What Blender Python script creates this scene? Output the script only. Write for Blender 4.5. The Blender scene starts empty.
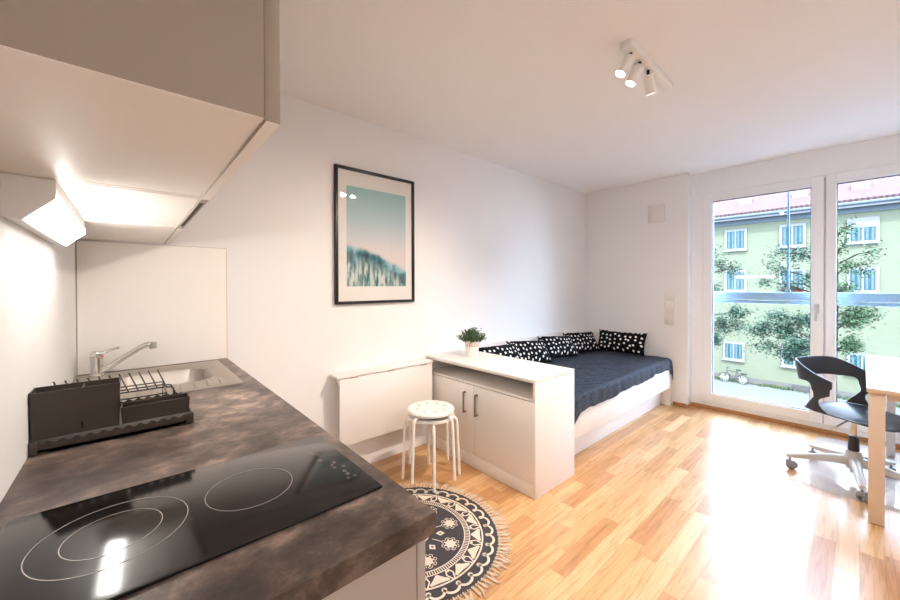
import bpy, bmesh, math, random
from mathutils import Vector, Matrix, Euler
random.seed(7)
C = bpy.context.scene.collection
PI = math.pi
R_ = math.radians

# ------------------------------------------------------------------ room dimensions (metres)
W = 2.409          # picture wall
XB = -0.188        # kitchen back wall
XW = 4.522         # far wall face
XF = 4.666         # window plane
H = 2.533          # ceiling
YR = -2.4          # wall on the right, outside the frame

# ------------------------------------------------------------------ materials
def lin(c):
    return tuple((v/255/12.92) if v/255 <= .04045 else ((v/255+.055)/1.055)**2.4 for v in c)

def mat(name, rgb=(200, 200, 200), rough=.5, metal=0., spec=.5, coat=0., noise=0., nscale=40., bump=0., bscale=200.):
    m = bpy.data.materials.new(name); m.use_nodes = True
    nt = m.node_tree; b = nt.nodes['Principled BSDF']
    col = lin(rgb)
    b.inputs['Base Color'].default_value = (*col, 1)
    b.inputs['Roughness'].default_value = rough
    b.inputs['Metallic'].default_value = metal
    b.inputs['Specular IOR Level'].default_value = spec
    b.inputs['Coat Weight'].default_value = coat
    b.inputs['Coat Roughness'].default_value = .08
    tc = nt.nodes.new('ShaderNodeTexCoord')
    n = nt.nodes.new('ShaderNodeTexNoise'); n.inputs['Scale'].default_value = nscale; n.inputs['Detail'].default_value = 4
    nt.links.new(tc.outputs['Object'], n.inputs['Vector'])
    mx = nt.nodes.new('ShaderNodeMix'); mx.data_type = 'RGBA'
    mx.inputs['A'].default_value = (*[v*(1-noise) for v in col], 1)
    mx.inputs['B'].default_value = (*[min(1, v*(1+noise)) for v in col], 1)
    nt.links.new(n.outputs['Fac'], mx.inputs['Factor'])
    nt.links.new(mx.outputs['Result'], b.inputs['Base Color'])
    if bump:
        n2 = nt.nodes.new('ShaderNodeTexNoise'); n2.inputs['Scale'].default_value = bscale; n2.inputs['Detail'].default_value = 3
        nt.links.new(tc.outputs['Object'], n2.inputs['Vector'])
        bp = nt.nodes.new('ShaderNodeBump'); bp.inputs['Strength'].default_value = bump; bp.inputs['Distance'].default_value = .004
        nt.links.new(n2.outputs['Fac'], bp.inputs['Height']); nt.links.new(bp.outputs['Normal'], b.inputs['Normal'])
    return m

def emis(name, rgb, strength):
    m = bpy.data.materials.new(name); m.use_nodes = True
    nt = m.node_tree; nt.nodes.remove(nt.nodes['Principled BSDF'])
    e = nt.nodes.new('ShaderNodeEmission'); e.inputs[0].default_value = (*rgb, 1); e.inputs[1].default_value = strength
    nt.links.new(e.outputs[0], nt.nodes['Material Output'].inputs[0])
    return m

def math_node(nt, op, a, b=None):
    n = nt.nodes.new('ShaderNodeMath'); n.operation = op
    for i, v in enumerate((a, b)):
        if v is None: continue
        if isinstance(v, (int, float)): n.inputs[i].default_value = v
        else: nt.links.new(v, n.inputs[i])
    return n.outputs[0]

def ramp(nt, fac, stops):
    r = nt.nodes.new('ShaderNodeValToRGB')
    el = r.color_ramp.elements
    while len(el) < len(stops): el.new(.5)
    for e, (p, c) in zip(el, stops):
        e.position = p; e.color = (*lin(c), 1)
    nt.links.new(fac, r.inputs[0])
    return r.outputs[0]

def parquet():
    m = bpy.data.materials.new('oak_parquet'); m.use_nodes = True
    nt = m.node_tree; b = nt.nodes['Principled BSDF']; L = nt.links.new
    tc = nt.nodes.new('ShaderNodeTexCoord'); sp = nt.nodes.new('ShaderNodeSeparateXYZ'); L(tc.outputs['Object'], sp.inputs[0])
    wid, ln = .08, .56
    yr = math_node(nt, 'DIVIDE', sp.outputs['Y'], wid); row = math_node(nt, 'FLOOR', yr)
    wn = nt.nodes.new('ShaderNodeTexWhiteNoise'); wn.noise_dimensions = '1D'; L(row, wn.inputs['W'])
    xs = math_node(nt, 'ADD', math_node(nt, 'DIVIDE', sp.outputs['X'], ln), wn.outputs['Value'])
    col = math_node(nt, 'FLOOR', xs)
    cb = nt.nodes.new('ShaderNodeCombineXYZ'); L(row, cb.inputs[0]); L(col, cb.inputs[1])
    w2 = nt.nodes.new('ShaderNodeTexWhiteNoise'); w2.noise_dimensions = '3D'; L(cb.outputs[0], w2.inputs['Vector'])
    base = ramp(nt, w2.outputs['Value'], [(0, (180, 130, 82)), (.35, (202, 156, 106)), (.7, (215, 173, 123)), (1, (227, 190, 146))])
    # grain, shifted per stave
    mp = nt.nodes.new('ShaderNodeMapping'); mp.inputs['Scale'].default_value = (3.5, 55, 1)
    off = nt.nodes.new('ShaderNodeVectorMath'); off.operation = 'MULTIPLY_ADD'
    L(w2.outputs['Color'], off.inputs[0]); off.inputs[1].default_value = (9, 9, 9); L(tc.outputs['Object'], off.inputs[2])
    L(off.outputs[0], mp.inputs[0])
    gn = nt.nodes.new('ShaderNodeTexNoise'); gn.inputs['Scale'].default_value = 1; gn.inputs['Detail'].default_value = 6; gn.inputs['Distortion'].default_value = 1.2
    L(mp.outputs[0], gn.inputs['Vector'])
    g = ramp(nt, gn.outputs['Fac'], [(.3, (205, 190, 172)), (.55, (255, 255, 255))])
    mx = nt.nodes.new('ShaderNodeMix'); mx.data_type = 'RGBA'; mx.blend_type = 'MULTIPLY'; mx.inputs['Factor'].default_value = .75
    L(base, mx.inputs['A']); L(g, mx.inputs['B'])
    # joints
    fy = math_node(nt, 'FRACT', yr); fx = math_node(nt, 'FRACT', xs)
    dy = math_node(nt, 'MINIMUM', fy, math_node(nt, 'SUBTRACT', 1, fy)); dx = math_node(nt, 'MINIMUM', fx, math_node(nt, 'SUBTRACT', 1, fx))
    j = math_node(nt, 'MINIMUM', math_node(nt, 'MULTIPLY', dy, wid), math_node(nt, 'MULTIPLY', dx, ln))
    jm = math_node(nt, 'LESS_THAN', j, .0011)
    m2 = nt.nodes.new('ShaderNodeMix'); m2.data_type = 'RGBA'; m2.blend_type = 'MULTIPLY'
    L(math_node(nt, 'MULTIPLY', jm, .38), m2.inputs['Factor']); L(mx.outputs['Result'], m2.inputs['A']); m2.inputs['B'].default_value = (.35, .2, .1, 1)
    L(m2.outputs['Result'], b.inputs['Base Color'])
    b.inputs['Roughness'].default_value = .33; b.inputs['Specular IOR Level'].default_value = .55
    b.inputs['Coat Weight'].default_value = .25; b.inputs['Coat Roughness'].default_value = .2
    return m

def laminate():
    m = bpy.data.materials.new('dark_stone_laminate'); m.use_nodes = True
    nt = m.node_tree; b = nt.nodes['Principled BSDF']; L = nt.links.new
    tc = nt.nodes.new('ShaderNodeTexCoord')
    mp = nt.nodes.new('ShaderNodeMapping'); mp.inputs['Scale'].default_value = (.88, 1.05, 1); mp.inputs['Rotation'].default_value = (0, 0, -.35)
    L(tc.outputs['Object'], mp.inputs[0])
    n1 = nt.nodes.new('ShaderNodeTexNoise'); n1.inputs['Scale'].default_value = 13; n1.inputs['Detail'].default_value = 11; n1.inputs['Roughness'].default_value = .7; n1.inputs['Distortion'].default_value = .15
    L(mp.outputs[0], n1.inputs['Vector'])
    c1 = ramp(nt, n1.outputs['Fac'], [(.3, (52, 44, 41)), (.43, (88, 76, 71)), (.54, (124, 109, 101)), (.68, (188, 165, 150))])
    n2 = nt.nodes.new('ShaderNodeTexNoise'); n2.inputs['Scale'].default_value = 3.1; n2.inputs['Detail'].default_value = 5
    L(mp.outputs[0], n2.inputs['Vector'])
    c2 = ramp(nt, n2.outputs['Fac'], [(.36, (160, 154, 152)), (.62, (255, 252, 248))])
    mx = nt.nodes.new('ShaderNodeMix'); mx.data_type = 'RGBA'; mx.blend_type = 'MULTIPLY'; mx.inputs['Factor'].default_value = 1
    L(c1, mx.inputs['A']); L(c2, mx.inputs['B']); L(mx.outputs['Result'], b.inputs['Base Color'])
    b.inputs['Roughness'].default_value = .36; b.inputs['Specular IOR Level'].default_value = .45
    bp = nt.nodes.new('ShaderNodeBump'); bp.inputs['Strength'].default_value = .15; bp.inputs['Distance'].default_value = .002
    L(n1.outputs['Fac'], bp.inputs['Height']); L(bp.outputs['Normal'], b.inputs['Normal'])
    return m

def dots():
    m = bpy.data.materials.new('polka_dot_cotton'); m.use_nodes = True
    nt = m.node_tree; b = nt.nodes['Principled BSDF']; L = nt.links.new
    tc = nt.nodes.new('ShaderNodeTexCoord')
    mp = nt.nodes.new('ShaderNodeMapping'); mp.inputs['Scale'].default_value = (1, 1, 0)
    L(tc.outputs['Object'], mp.inputs[0])
    v = nt.nodes.new('ShaderNodeTexVoronoi'); v.voronoi_dimensions = '2D'; v.inputs['Scale'].default_value = 19.5; v.inputs['Randomness'].default_value = .5
    L(mp.outputs[0], v.inputs['Vector'])
    n = nt.nodes.new('ShaderNodeTexNoise'); n.inputs['Scale'].default_value = 55
    L(tc.outputs['Object'], n.inputs['Vector'])
    d = math_node(nt, 'ADD', v.outputs['Distance'], math_node(nt, 'MULTIPLY', math_node(nt, 'SUBTRACT', n.outputs['Fac'], .5), .2))
    c = ramp(nt, d, [(.195, (236, 232, 226)), (.235, (14, 14, 20))])
    L(c, b.inputs['Base Color']); b.inputs['Roughness'].default_value = .85; b.inputs['Specular IOR Level'].default_value = .15
    return m

def seersucker():
    m = bpy.data.materials.new('navy_seersucker'); m.use_nodes = True
    nt = m.node_tree; b = nt.nodes['Principled BSDF']; L = nt.links.new
    tc = nt.nodes.new('ShaderNodeTexCoord')
    mp = nt.nodes.new('ShaderNodeMapping'); mp.inputs['Scale'].default_value = (1, 1.9, 1); mp.inputs['Rotation'].default_value = (0, 0, .4)
    L(tc.outputs['Object'], mp.inputs[0])
    n = nt.nodes.new('ShaderNodeTexNoise'); n.inputs['Scale'].default_value = 46; n.inputs['Detail'].default_value = 4; n.inputs['Distortion'].default_value = .8
    L(mp.outputs[0], n.inputs['Vector'])
    c = ramp(nt, n.outputs['Fac'], [(.35, (12, 21, 35)), (.7, (29, 49, 76))])
    L(c, b.inputs['Base Color']); b.inputs['Roughness'].default_value = .6; b.inputs['Specular IOR Level'].default_value = .35
    b.inputs['Sheen Weight'].default_value = .06
    bp = nt.nodes.new('ShaderNodeBump'); bp.inputs['Strength'].default_value = .9; bp.inputs['Distance'].default_value = .012
    L(n.outputs['Fac'], bp.inputs['Height']); L(bp.outputs['Normal'], b.inputs['Normal'])
    return m

def glass(name, tint=(1, 1, 1), f0=.06):
    m = bpy.data.materials.new(name); m.use_nodes = True
    nt = m.node_tree; nt.nodes.remove(nt.nodes['Principled BSDF']); L = nt.links.new
    t = nt.nodes.new('ShaderNodeBsdfTransparent'); t.inputs[0].default_value = (*tint, 1)
    g = nt.nodes.new('ShaderNodeBsdfGlossy'); g.inputs['Roughness'].default_value = .02
    fr = nt.nodes.new('ShaderNodeLayerWeight'); fr.inputs['Blend'].default_value = .12
    k = math_node(nt, 'ADD', math_node(nt, 'MULTIPLY', fr.outputs['Fresnel'], .7), f0*.3)
    mx = nt.nodes.new('ShaderNodeMixShader'); L(k, mx.inputs[0]); L(t.outputs[0], mx.inputs[1]); L(g.outputs[0], mx.inputs[2])
    L(mx.outputs[0], nt.nodes['Material Output'].inputs[0])
    return m

def clear_mat():
    m = bpy.data.materials.new('clear_chair_mat'); m.use_nodes = True
    nt = m.node_tree; nt.nodes.remove(nt.nodes['Principled BSDF']); L = nt.links.new
    t = nt.nodes.new('ShaderNodeBsdfTransparent'); d = nt.nodes.new('ShaderNodeBsdfDiffuse'); d.inputs[0].default_value = (.80, .88, .95, 1)
    g = nt.nodes.new('ShaderNodeBsdfGlossy'); g.inputs['Roughness'].default_value = .06; g.inputs[0].default_value = (.9, .95, 1, 1)
    a = nt.nodes.new('ShaderNodeMixShader'); a.inputs[0].default_value = .3; L(t.outputs[0], a.inputs[1]); L(d.outputs[0], a.inputs[2])
    b = nt.nodes.new('ShaderNodeMixShader'); b.inputs[0].default_value = .2; L(a.outputs[0], b.inputs[1]); L(g.outputs[0], b.inputs[2])
    L(b.outputs[0], nt.nodes['Material Output'].inputs[0])
    return m

def art_print():
    # a pale washed seascape: sky fading to pink, dark teal slope with dripping streaks; generated coordinates, x across and z up
    m = bpy.data.materials.new('art_print'); m.use_nodes = True
    nt = m.node_tree; b = nt.nodes['Principled BSDF']; L = nt.links.new
    tc = nt.nodes.new('ShaderNodeTexCoord'); sp = nt.nodes.new('ShaderNodeSeparateXYZ'); L(tc.outputs['Generated'], sp.inputs[0])
    x, z = sp.outputs['X'], sp.outputs['Z']
    n = nt.nodes.new('ShaderNodeTexNoise'); n.inputs['Scale'].default_value = 5; n.inputs['Detail'].default_value = 6
    L(tc.outputs['Generated'], n.inputs['Vector'])
    zz = math_node(nt, 'ADD', z, math_node(nt, 'MULTIPLY', math_node(nt, 'SUBTRACT', n.outputs['Fac'], .5), .10))
    sky = ramp(nt, zz, [(.36, (222, 214, 214)), (.48, (208, 210, 214)), (.66, (182, 203, 209)), (1, (150, 192, 194))])
    # hill line falls from left to right
    hill = math_node(nt, 'SUBTRACT', .415, math_node(nt, 'MULTIPLY', math_node(nt, 'POWER', x, 1.4), .235))
    t = math_node(nt, 'SUBTRACT', zz, hill)            # >0 above the slope
    mp = nt.nodes.new('ShaderNodeMapping'); mp.inputs['Scale'].default_value = (22, 1, 6.0); L(tc.outputs['Generated'], mp.inputs[0])
    st = nt.nodes.new('ShaderNodeTexNoise'); st.inputs['Scale'].default_value = 1; st.inputs['Detail'].default_value = 5; L(mp.outputs[0], st.inputs['Vector'])
    streak = ramp(nt, st.outputs['Fac'], [(.34, (30, 84, 96)), (.46, (122, 154, 152)), (.58, (206, 214, 210))])
    band = ramp(nt, math_node(nt, 'ADD', n.outputs['Fac'], math_node(nt, 'MULTIPLY', math_node(nt, 'ADD', t, .1), 1.2)), [(.36, (10, 44, 58)), (.47, (52, 118, 132)), (.60, (140, 182, 192)), (.75, (176, 200, 206))])
    lowf = math_node(nt, 'LESS_THAN', t, -.13)
    s2 = nt.nodes.new('ShaderNodeMapRange'); s2.inputs[1].default_value = -.08; s2.inputs[2].default_value = -.2; L(t, s2.inputs[0])
    m1 = nt.nodes.new('ShaderNodeMix'); m1.data_type = 'RGBA'; L(s2.outputs[0], m1.inputs['Factor']); L(band, m1.inputs['A']); L(streak, m1.inputs['B'])
    s3 = nt.nodes.new('ShaderNodeMapRange'); s3.inputs[1].default_value = .02; s3.inputs[2].default_value = -.03; L(t, s3.inputs[0])
    m2 = nt.nodes.new('ShaderNodeMix'); m2.data_type = 'RGBA'; L(s3.outputs[0], m2.inputs['Factor']); L(sky, m2.inputs['A']); L(m1.outputs['Result'], m2.inputs['B'])
    L(m2.outputs['Result'], b.inputs['Base Color']); b.inputs['Roughness'].default_value = .6
    return m

OUT = .08        # the outdoors is far brighter than the room: dark albedos keep it readable at the room's exposure
def outm(name, rgb, rough=.8, noise=0., nscale=10.):
    m = mat(name, rgb, rough, spec=.1, noise=noise, nscale=nscale)
    for n in m.node_tree.nodes:
        if n.type == 'MIX':
            for k in ('A', 'B'):
                c = [i for i in n.inputs if i.name == k and i.type == 'RGBA'][0].default_value
                for j in range(3): c[j] *= OUT
    return m
M = dict(
    wall=mat('white_paint', (237, 236, 236), .9, spec=.2, noise=.012, nscale=6, bump=.05, bscale=350),
    ceil=mat('ceiling_paint', (244, 244, 245), .95, spec=.1, noise=.01, nscale=5),
    floor=parquet(), top=laminate(),
    cab=mat('satin_grey_white_laminate', (246, 241, 235), .38, spec=.4, noise=.01, nscale=30),
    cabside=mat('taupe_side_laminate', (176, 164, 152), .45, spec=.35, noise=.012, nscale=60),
    cabwall=mat('shaded_cabinet_laminate', (158, 142, 125), .45, spec=.35, noise=.012, nscale=60),  # cabinet laminate darkened: shade of the hall-facing side put into the colour
    cabedge=mat('pale_edge_banding', (178, 166, 154), .4, noise=.01),
    white=mat('white_melamine', (236, 232, 228), .38, spec=.4, noise=.008, nscale=30),
    whitem=mat('white_powder_coat', (240, 238, 234), .35, noise=.008),
    pvc=mat('white_pvc', (240, 242, 246), .35, noise=.008),
    oak=mat('oak_strip', (176, 128, 82), .45, noise=.12, nscale=18),
    dark_gap=mat('dark_gap', (24, 22, 21), .7, noise=.05),
    hob=mat('black_ceramic_glass', (10, 9, 9), .12, spec=.6, noise=.02),
    mark=mat('hob_print', (150, 142, 136), .4, noise=.03),
    steel=mat('brushed_steel', (186, 179, 171), .47, metal=1., noise=.05, nscale=25),
    chrome=mat('chrome', (225, 223, 221), .1, metal=1., noise=.01),
    bronze=mat('bronze_handle', (146, 126, 108), .35, metal=.9, noise=.04),
    rackp=mat('brown_black_plastic', (56, 46, 39), .42, noise=.04, nscale=60),
    wire=mat('black_wire', (32, 28, 26), .35, noise=.03),
    red=mat('red_dot', (200, 30, 30), .4, noise=.02), blue=mat('blue_tip', (120, 160, 190), .3, noise=.02),
    black=mat('black_frame_wood', (20, 18, 18), .35, noise=.05),
    paper=mat('white_mat_board', (238, 235, 230), .8, noise=.005), art=art_print(),
    paneglass=glass('window_glass', (.97, .99, 1.0)), picglass=glass('picture_glass', (1, 1, 1), .08),
    dots=dots(), navy=seersucker(),
    foam=mat('mattress_ticking', (225, 225, 226), .9, noise=.02),
    rugdark=mat('charcoal_cotton', (76, 73, 76), .95, spec=.1, noise=.16, nscale=160, bump=.6, bscale=500),
    rugcream=mat('cream_cotton', (226, 212, 194), .95, spec=.1, noise=.07, nscale=200, bump=.6, bscale=500),
    fringe=mat('fringe_cotton', (214, 196, 174), .95, spec=.1, noise=.15, nscale=300),
    leaf=mat('boxwood_leaf', (70, 94, 54), .6, noise=.35, nscale=60),
    soil=mat('soil', (50, 40, 32), .95, noise=.3), pot=mat('white_pot', (240, 234, 226), .4, noise=.01),
    shell=mat('black_polypropylene', (42, 48, 57), .33, spec=.5, noise=.03),
    alu=mat('silver_grey_plastic', (196, 194, 192), .35, noise=.02), greyrub=mat('grey_rubber', (132, 133, 136), .55, noise=.04),
    deskleg=mat('warm_shade_beige', (212, 190, 166), .45, noise=.03, nscale=18), desktop=mat('white_desk_top', (240, 240, 240), .25, noise=.005),  # leg beige holds warm light and shade in its colour
    deskedge=mat('beige_edge', (206, 180, 152), .45, noise=.03), matp=clear_mat(),
    switch=mat('switch_plastic', (226, 221, 214), .35, noise=.005), ventm=mat('vent_cover', (230, 225, 222), .5, noise=.01),
    led=emis('luminaire_diffuser', (1, .90, .80), 24.), bulb=emis('spot_lens', (1, .92, .82), 9.),
    lampg=mat('luminaire_end_cap', (240, 240, 240), .4, noise=.01),
    # outdoors
    facade=outm('pale_green_render', (220, 226, 190), .95, noise=.05, nscale=2.5),
    roof=None, gutter=outm('zinc_gutter', (178, 196, 212), .5, noise=.05), fascia=outm('white_fascia', (240, 244, 248), .8, noise=.02),
    wframe=outm('white_window_frame', (250, 250, 252), .6, noise=.01), wpane=outm('dark_pane', (84, 142, 158), .35, noise=.2, nscale=3),
    curtain=outm('net_curtain', (168, 204, 210), .8, noise=.1, nscale=8),
    street=outm('street_paving', (226, 230, 238), .95, noise=.06, nscale=1.2), kerb=outm('kerb_stone', (196, 192, 184), .95, noise=.1),
    grass=outm('verge_grass', (150, 178, 110), .95, noise=.3, nscale=6), bark=outm('bark', (112, 106, 96), .95, noise=.3, nscale=9),
    tleaf=outm('tree_leaf', (124, 172, 142), .6, noise=.5, nscale=1.6), tleaf2=outm('tree_leaf_pale', (144, 188, 132), .6, noise=.45, nscale=1.6),  # second leaf green is lighter and yellower
    guard=outm('dark_snow_guard', (120, 110, 116)), rail=mat('blue_grey_rail', (150, 180, 206), .4, noise=.02), post=mat('slate_post', (112, 140, 158), .5, noise=.03),
    bike=outm('bike_paint', (104, 110, 120), .4, noise=.05), tyre=outm('tyre', (58, 60, 66), .8, noise=.05), saddle=outm('teal_saddle', (60, 120, 140), .6, noise=.05),
    flower=outm('red_flowers', (200, 110, 96), .8, noise=.3, nscale=12),
)
def roof_tiles():
    m = bpy.data.materials.new('red_roof_tiles'); m.use_nodes = True
    nt = m.node_tree; b = nt.nodes['Principled BSDF']; L = nt.links.new
    tc = nt.nodes.new('ShaderNodeTexCoord')
    sp = nt.nodes.new('ShaderNodeSeparateXYZ'); L(tc.outputs['Object'], sp.inputs[0])
    cb = nt.nodes.new('ShaderNodeCombineXYZ'); L(sp.outputs['Y'], cb.inputs[0]); L(sp.outputs['Z'], cb.inputs[1])
    br = nt.nodes.new('ShaderNodeTexBrick'); br.inputs['Scale'].default_value = 1
    br.inputs['Brick Width'].default_value = .22; br.inputs['Row Height'].default_value = .24; br.inputs['Mortar Size'].default_value = .025
    br.inputs['Color1'].default_value = (*[v*OUT for v in lin((206, 134, 124))], 1); br.inputs['Color2'].default_value = (*[v*OUT for v in lin((194, 122, 113))], 1); br.inputs['Mortar'].default_value = (*[v*OUT for v in lin((164, 98, 92))], 1)
    L(cb.outputs[0], br.inputs['Vector']); L(br.outputs['Color'], b.inputs['Base Color']); b.inputs['Roughness'].default_value = .9
    return m
M['roof'] = roof_tiles(); M['seal'] = mat('dark_seal', (62, 64, 82), .6, noise=.02)

# ------------------------------------------------------------------ mesh builder (coordinates relative to the parent's base point)
class MB:
    def __init__(s): s.v = []; s.f = []; s.mi = []; s.k = 0
    def add(s, vs, fs):
        o = len(s.v); s.v += [tuple(p) for p in vs]; s.f += [tuple(i+o for i in f) for f in fs]; s.mi += [s.k]*len(fs); return s
    def bm(s, b, mtx=None):
        b.verts.ensure_lookup_table(); b.verts.index_update()
        vs = [(mtx @ v.co) if mtx else v.co.copy() for v in b.verts]
        r = s.add(vs, [[v.index for v in f.verts] for f in b.faces]); b.free(); return r
    def box(s, x0, x1, y0, y1, z0, z1, bev=.0, seg=2, mtx=None):
        b = bmesh.new(); bmesh.ops.create_cube(b, size=1)
        for v in b.verts:
            v.co = Vector((x0 if v.co.x < 0 else x1, y0 if v.co.y < 0 else y1, z0 if v.co.z < 0 else z1))
        if bev: bmesh.ops.bevel(b, geom=b.edges[:], offset=bev, segments=seg, affect='EDGES', profile=.5)
        return s.bm(b, mtx)
    def cyl(s, p0, p1, r0, r1=None, n=20, cap=True):
        r1 = r0 if r1 is None else r1
        p0, p1 = Vector(p0), Vector(p1); d = (p1-p0).normalized()
        a = d.orthogonal().normalized(); b = d.cross(a)
        vs = [p0+(a*math.cos(t)+b*math.sin(t))*r0 for t in [2*PI*i/n for i in range(n)]]+[p1+(a*math.cos(t)+b*math.sin(t))*r1 for t in [2*PI*i/n for i in range(n)]]
        fs = [(i, (i+1) % n, n+(i+1) % n, n+i) for i in range(n)]
        if cap: fs += [tuple(range(n-1, -1, -1)), tuple(range(n, 2*n))]
        return s.add(vs, fs)
    def tube(s, pts, r, n=8, closed=False, cap=True):
        pts = [Vector(p) for p in pts]; N = len(pts)
        rr = r if isinstance(r, (list, tuple)) else [r]*N
        prev = None; vs = []
        for i, p in enumerate(pts):
            if closed: d = (pts[(i+1) % N]-pts[i-1]).normalized()
            else: d = (pts[min(i+1, N-1)]-pts[max(i-1, 0)]).normalized()
            a = d.orthogonal().normalized() if prev is None else (prev-d*prev.dot(d)).normalized()
            prev = a; b = d.cross(a)
            vs += [p+(a*math.cos(2*PI*k/n)+b*math.sin(2*PI*k/n))*rr[i] for k in range(n)]
        fs = []
        for i in range(N if closed else N-1):
            j = (i+1) % N
            fs += [(i*n+k, i*n+(k+1) % n, j*n+(k+1) % n, j*n+k) for k in range(n)]
        if cap and not closed: fs += [tuple(range(n-1, -1, -1)), tuple((N-1)*n+k for k in range(n))]
        return s.add(vs, fs)
    def lathe(s, prof, c=(0, 0, 0), n=32, mtx=None):
        vs = []; fs = []
        for r, z in prof:
            for k in range(n):
                t = 2*PI*k/n; p = Vector((r*math.cos(t), r*math.sin(t), z))
                vs.append((mtx @ p if mtx else p)+Vector(c))
        for i in range(len(prof)-1):
            fs += [(i*n+k, i*n+(k+1) % n, (i+1)*n+(k+1) % n, (i+1)*n+k) for k in range(n)]
        if prof[0][0] > 1e-6: fs.append(tuple(range(n-1, -1, -1)))
        if prof[-1][0] > 1e-6: fs.append(tuple((len(prof)-1)*n+k for k in range(n)))
        return s.add(vs, fs)
    def poly(s, pts): return s.add(pts, [tuple(range(len(pts)))])
    def prism(s, pts2, f0, f1):      # pts2 loop mapped to 3D by f0 / f1
        n = len(pts2); vs = [f0(*p) for p in pts2]+[f1(*p) for p in pts2]
        return s.add(vs, [tuple(range(n-1, -1, -1)), tuple(range(n, 2*n))]+[(i, (i+1) % n, n+(i+1) % n, n+i) for i in range(n)])
    def build(s, name, m, parent=None, smooth=35, loc=None, world=False):
        me = bpy.data.meshes.new(name)
        off = Vector((0, 0, 0))
        if world and parent is not None:
            q = parent
            while q is not None: off += q.location; q = q.parent
        me.from_pydata([tuple(Vector(p)-off) for p in s.v], [], s.f)
        for mm in (m if isinstance(m, (list, tuple)) else [m]): me.materials.append(mm)
        me.polygons.foreach_set('material_index', s.mi)
        b = bmesh.new(); b.from_mesh(me); bmesh.ops.recalc_face_normals(b, faces=b.faces[:]); b.to_mesh(me); b.free()
        if smooth:
            me.polygons.foreach_set('use_smooth', [True]*len(me.polygons)); me.set_sharp_from_angle(angle=R_(smooth))
        o = bpy.data.objects.new(name, me); C.objects.link(o)
        if loc is not None: o.location = loc
        if parent is not None: o.parent = parent
        return o

def tag(o, label=None, cat=None, group=None, kind=None):
    if label: o['label'] = label
    if cat: o['category'] = cat
    if group: o['group'] = group
    if kind: o['kind'] = kind
    return o
def thing(name, loc, label, cat, group=None, rz=0):
    o = bpy.data.objects.new(name, None); C.objects.link(o); o.location = loc; o.rotation_euler = (0, 0, rz); o.empty_display_size = .1
    return tag(o, label, cat, group)
def copy_tree(o, parent=None):
    c = o.copy(); C.objects.link(c); c.parent = parent
    for ch in list(o.children): copy_tree(ch, c)
    return c
def structure(mb, name, m, parent=None, smooth=0, world=False):
    return tag(mb.build(name, m, parent, smooth, world=world), kind='structure')
def B(*a, **k): return MB().box(*a, **k)

# ------------------------------------------------------------------ the room shell
structure(B(XB-.2, XF+.25, YR-.2, W+.2, -.15, 0), 'floor', M['floor'])
structure(B(XB-.2, XF+.25, YR-.2, W+.2, H, H+.2), 'ceiling', M['ceil'])
structure(B(XB-.2, XF+.25, W, W+.2, 0, H), 'wall_left', M['wall'])
structure(B(XB-.2, XB, YR-.2, W, 0, H), 'wall_back', M['wall'])
structure(B(XB, XF+.25, YR-.2, YR, 0, H), 'wall_right', M['wall'])
wf = MB(); wf.box(XW, XF+.25, 1.235, W, 0, H); wf.box(XW, XF+.25, YR, -.83, 0, H)
structure(wf, 'wall_front', M['wall'])
lin_ = MB(); lin_.box(XF-.004, XF+.25, -.83, 1.235, 2.302, H); lin_.box(XF-.012, XF-.004, 1.19, 1.235, 0, H)
structure(lin_, 'trim_1', M['pvc'])          # shutter box over the window
bb = MB(); bb.box(XW-.014, XW, 1.243, 1.375, 0, .035, .004); bb.box(XW-.014, XF-.016, 1.221, 1.235, 0, .035, .004)
bb.box(XF-.03, XF-.012, -.83, 1.221, 0, .035, .004)
structure(bb, 'baseboard_front', M['oak'])

# window: frame, two sashes with panes, handle
win = thing('window_1', (XF, .2, 0), None, None); win['kind'] = 'structure'
fr = MB(); y0, y1 = -.83, 1.19
fr.box(XF-.012, XF+.07, 1.10, y1, 0, 2.302, .004); fr.box(XF-.012, XF+.07, y0, y0+.09, 0, 2.302, .004)
fr.box(XF-.012, XF+.07, y0+.09, 1.10, 2.27, 2.302, .004); fr.box(XF-.012, XF+.07, y0+.09, 1.10, 0, .09, .004)
fr.box(XF+.0, XF+.07, .19, .24, .09, 2.27)
fr.box(XF-.0155, XF-.012, 1.136, 1.148, .10, .16, .001); fr.box(XF-.0155, XF-.012, 1.136, 1.148, 2.19, 2.29, .001)
structure(fr, 'window_frame', M['pvc'], win, world=True)
def sash(ya, yb, ga, gb):      # outer and glass extents along y
    s = MB(); x0, x1 = XF-.026, XF+.05
    s.box(x0, x1, ya, ga, .075, 2.298, .006); s.box(x0, x1, gb, yb, .075, 2.298, .006)
    s.box(x0, x1, ga-.003, gb+.003, .075, .172, .006); s.box(x0, x1, ga-.003, gb+.003, 2.208, 2.298, .006)
    o = structure(s, 'window_sash', M['pvc'], win, world=True)
    gk = MB()
    for (a, b, c, d) in ((ga, gb, .165, .178), (ga, gb, 2.202, 2.215), (ga-.005, ga+.004, .17, 2.21), (gb-.004, gb+.005, .17, 2.21)):
        gk.box(XF-.012, XF+.01, a, b, c, d)
    structure(gk, 'glazing_seal', M['seal'], o, world=True)
    structure(B(XF+.008, XF+.012, ga-.002, gb+.002, .168, 2.212), 'window_pane', M['paneglass'], o, world=True)
    return o
s1 = sash(.222, 1.131, .304, 1.046)
s2 = sash(-.735, .212, -.66, .144)
hd = MB(); hd.box(XF-.034, XF-.026, .249, .279, 1.07, 1.15, .004, 3); hd.cyl((XF-.034, .264, 1.125), (XF-.062, .264, 1.125), .011)
hd.tube([(XF-.062, .264, 1.13), (XF-.066, .262, 1.11), (XF-.066, .268, 1.06), (XF-.062, .272, 1.0)], [.011, .011, .0105, .009], 10)
structure(hd, 'window_handle', M['alu'], s1, 40, world=True)

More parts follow.
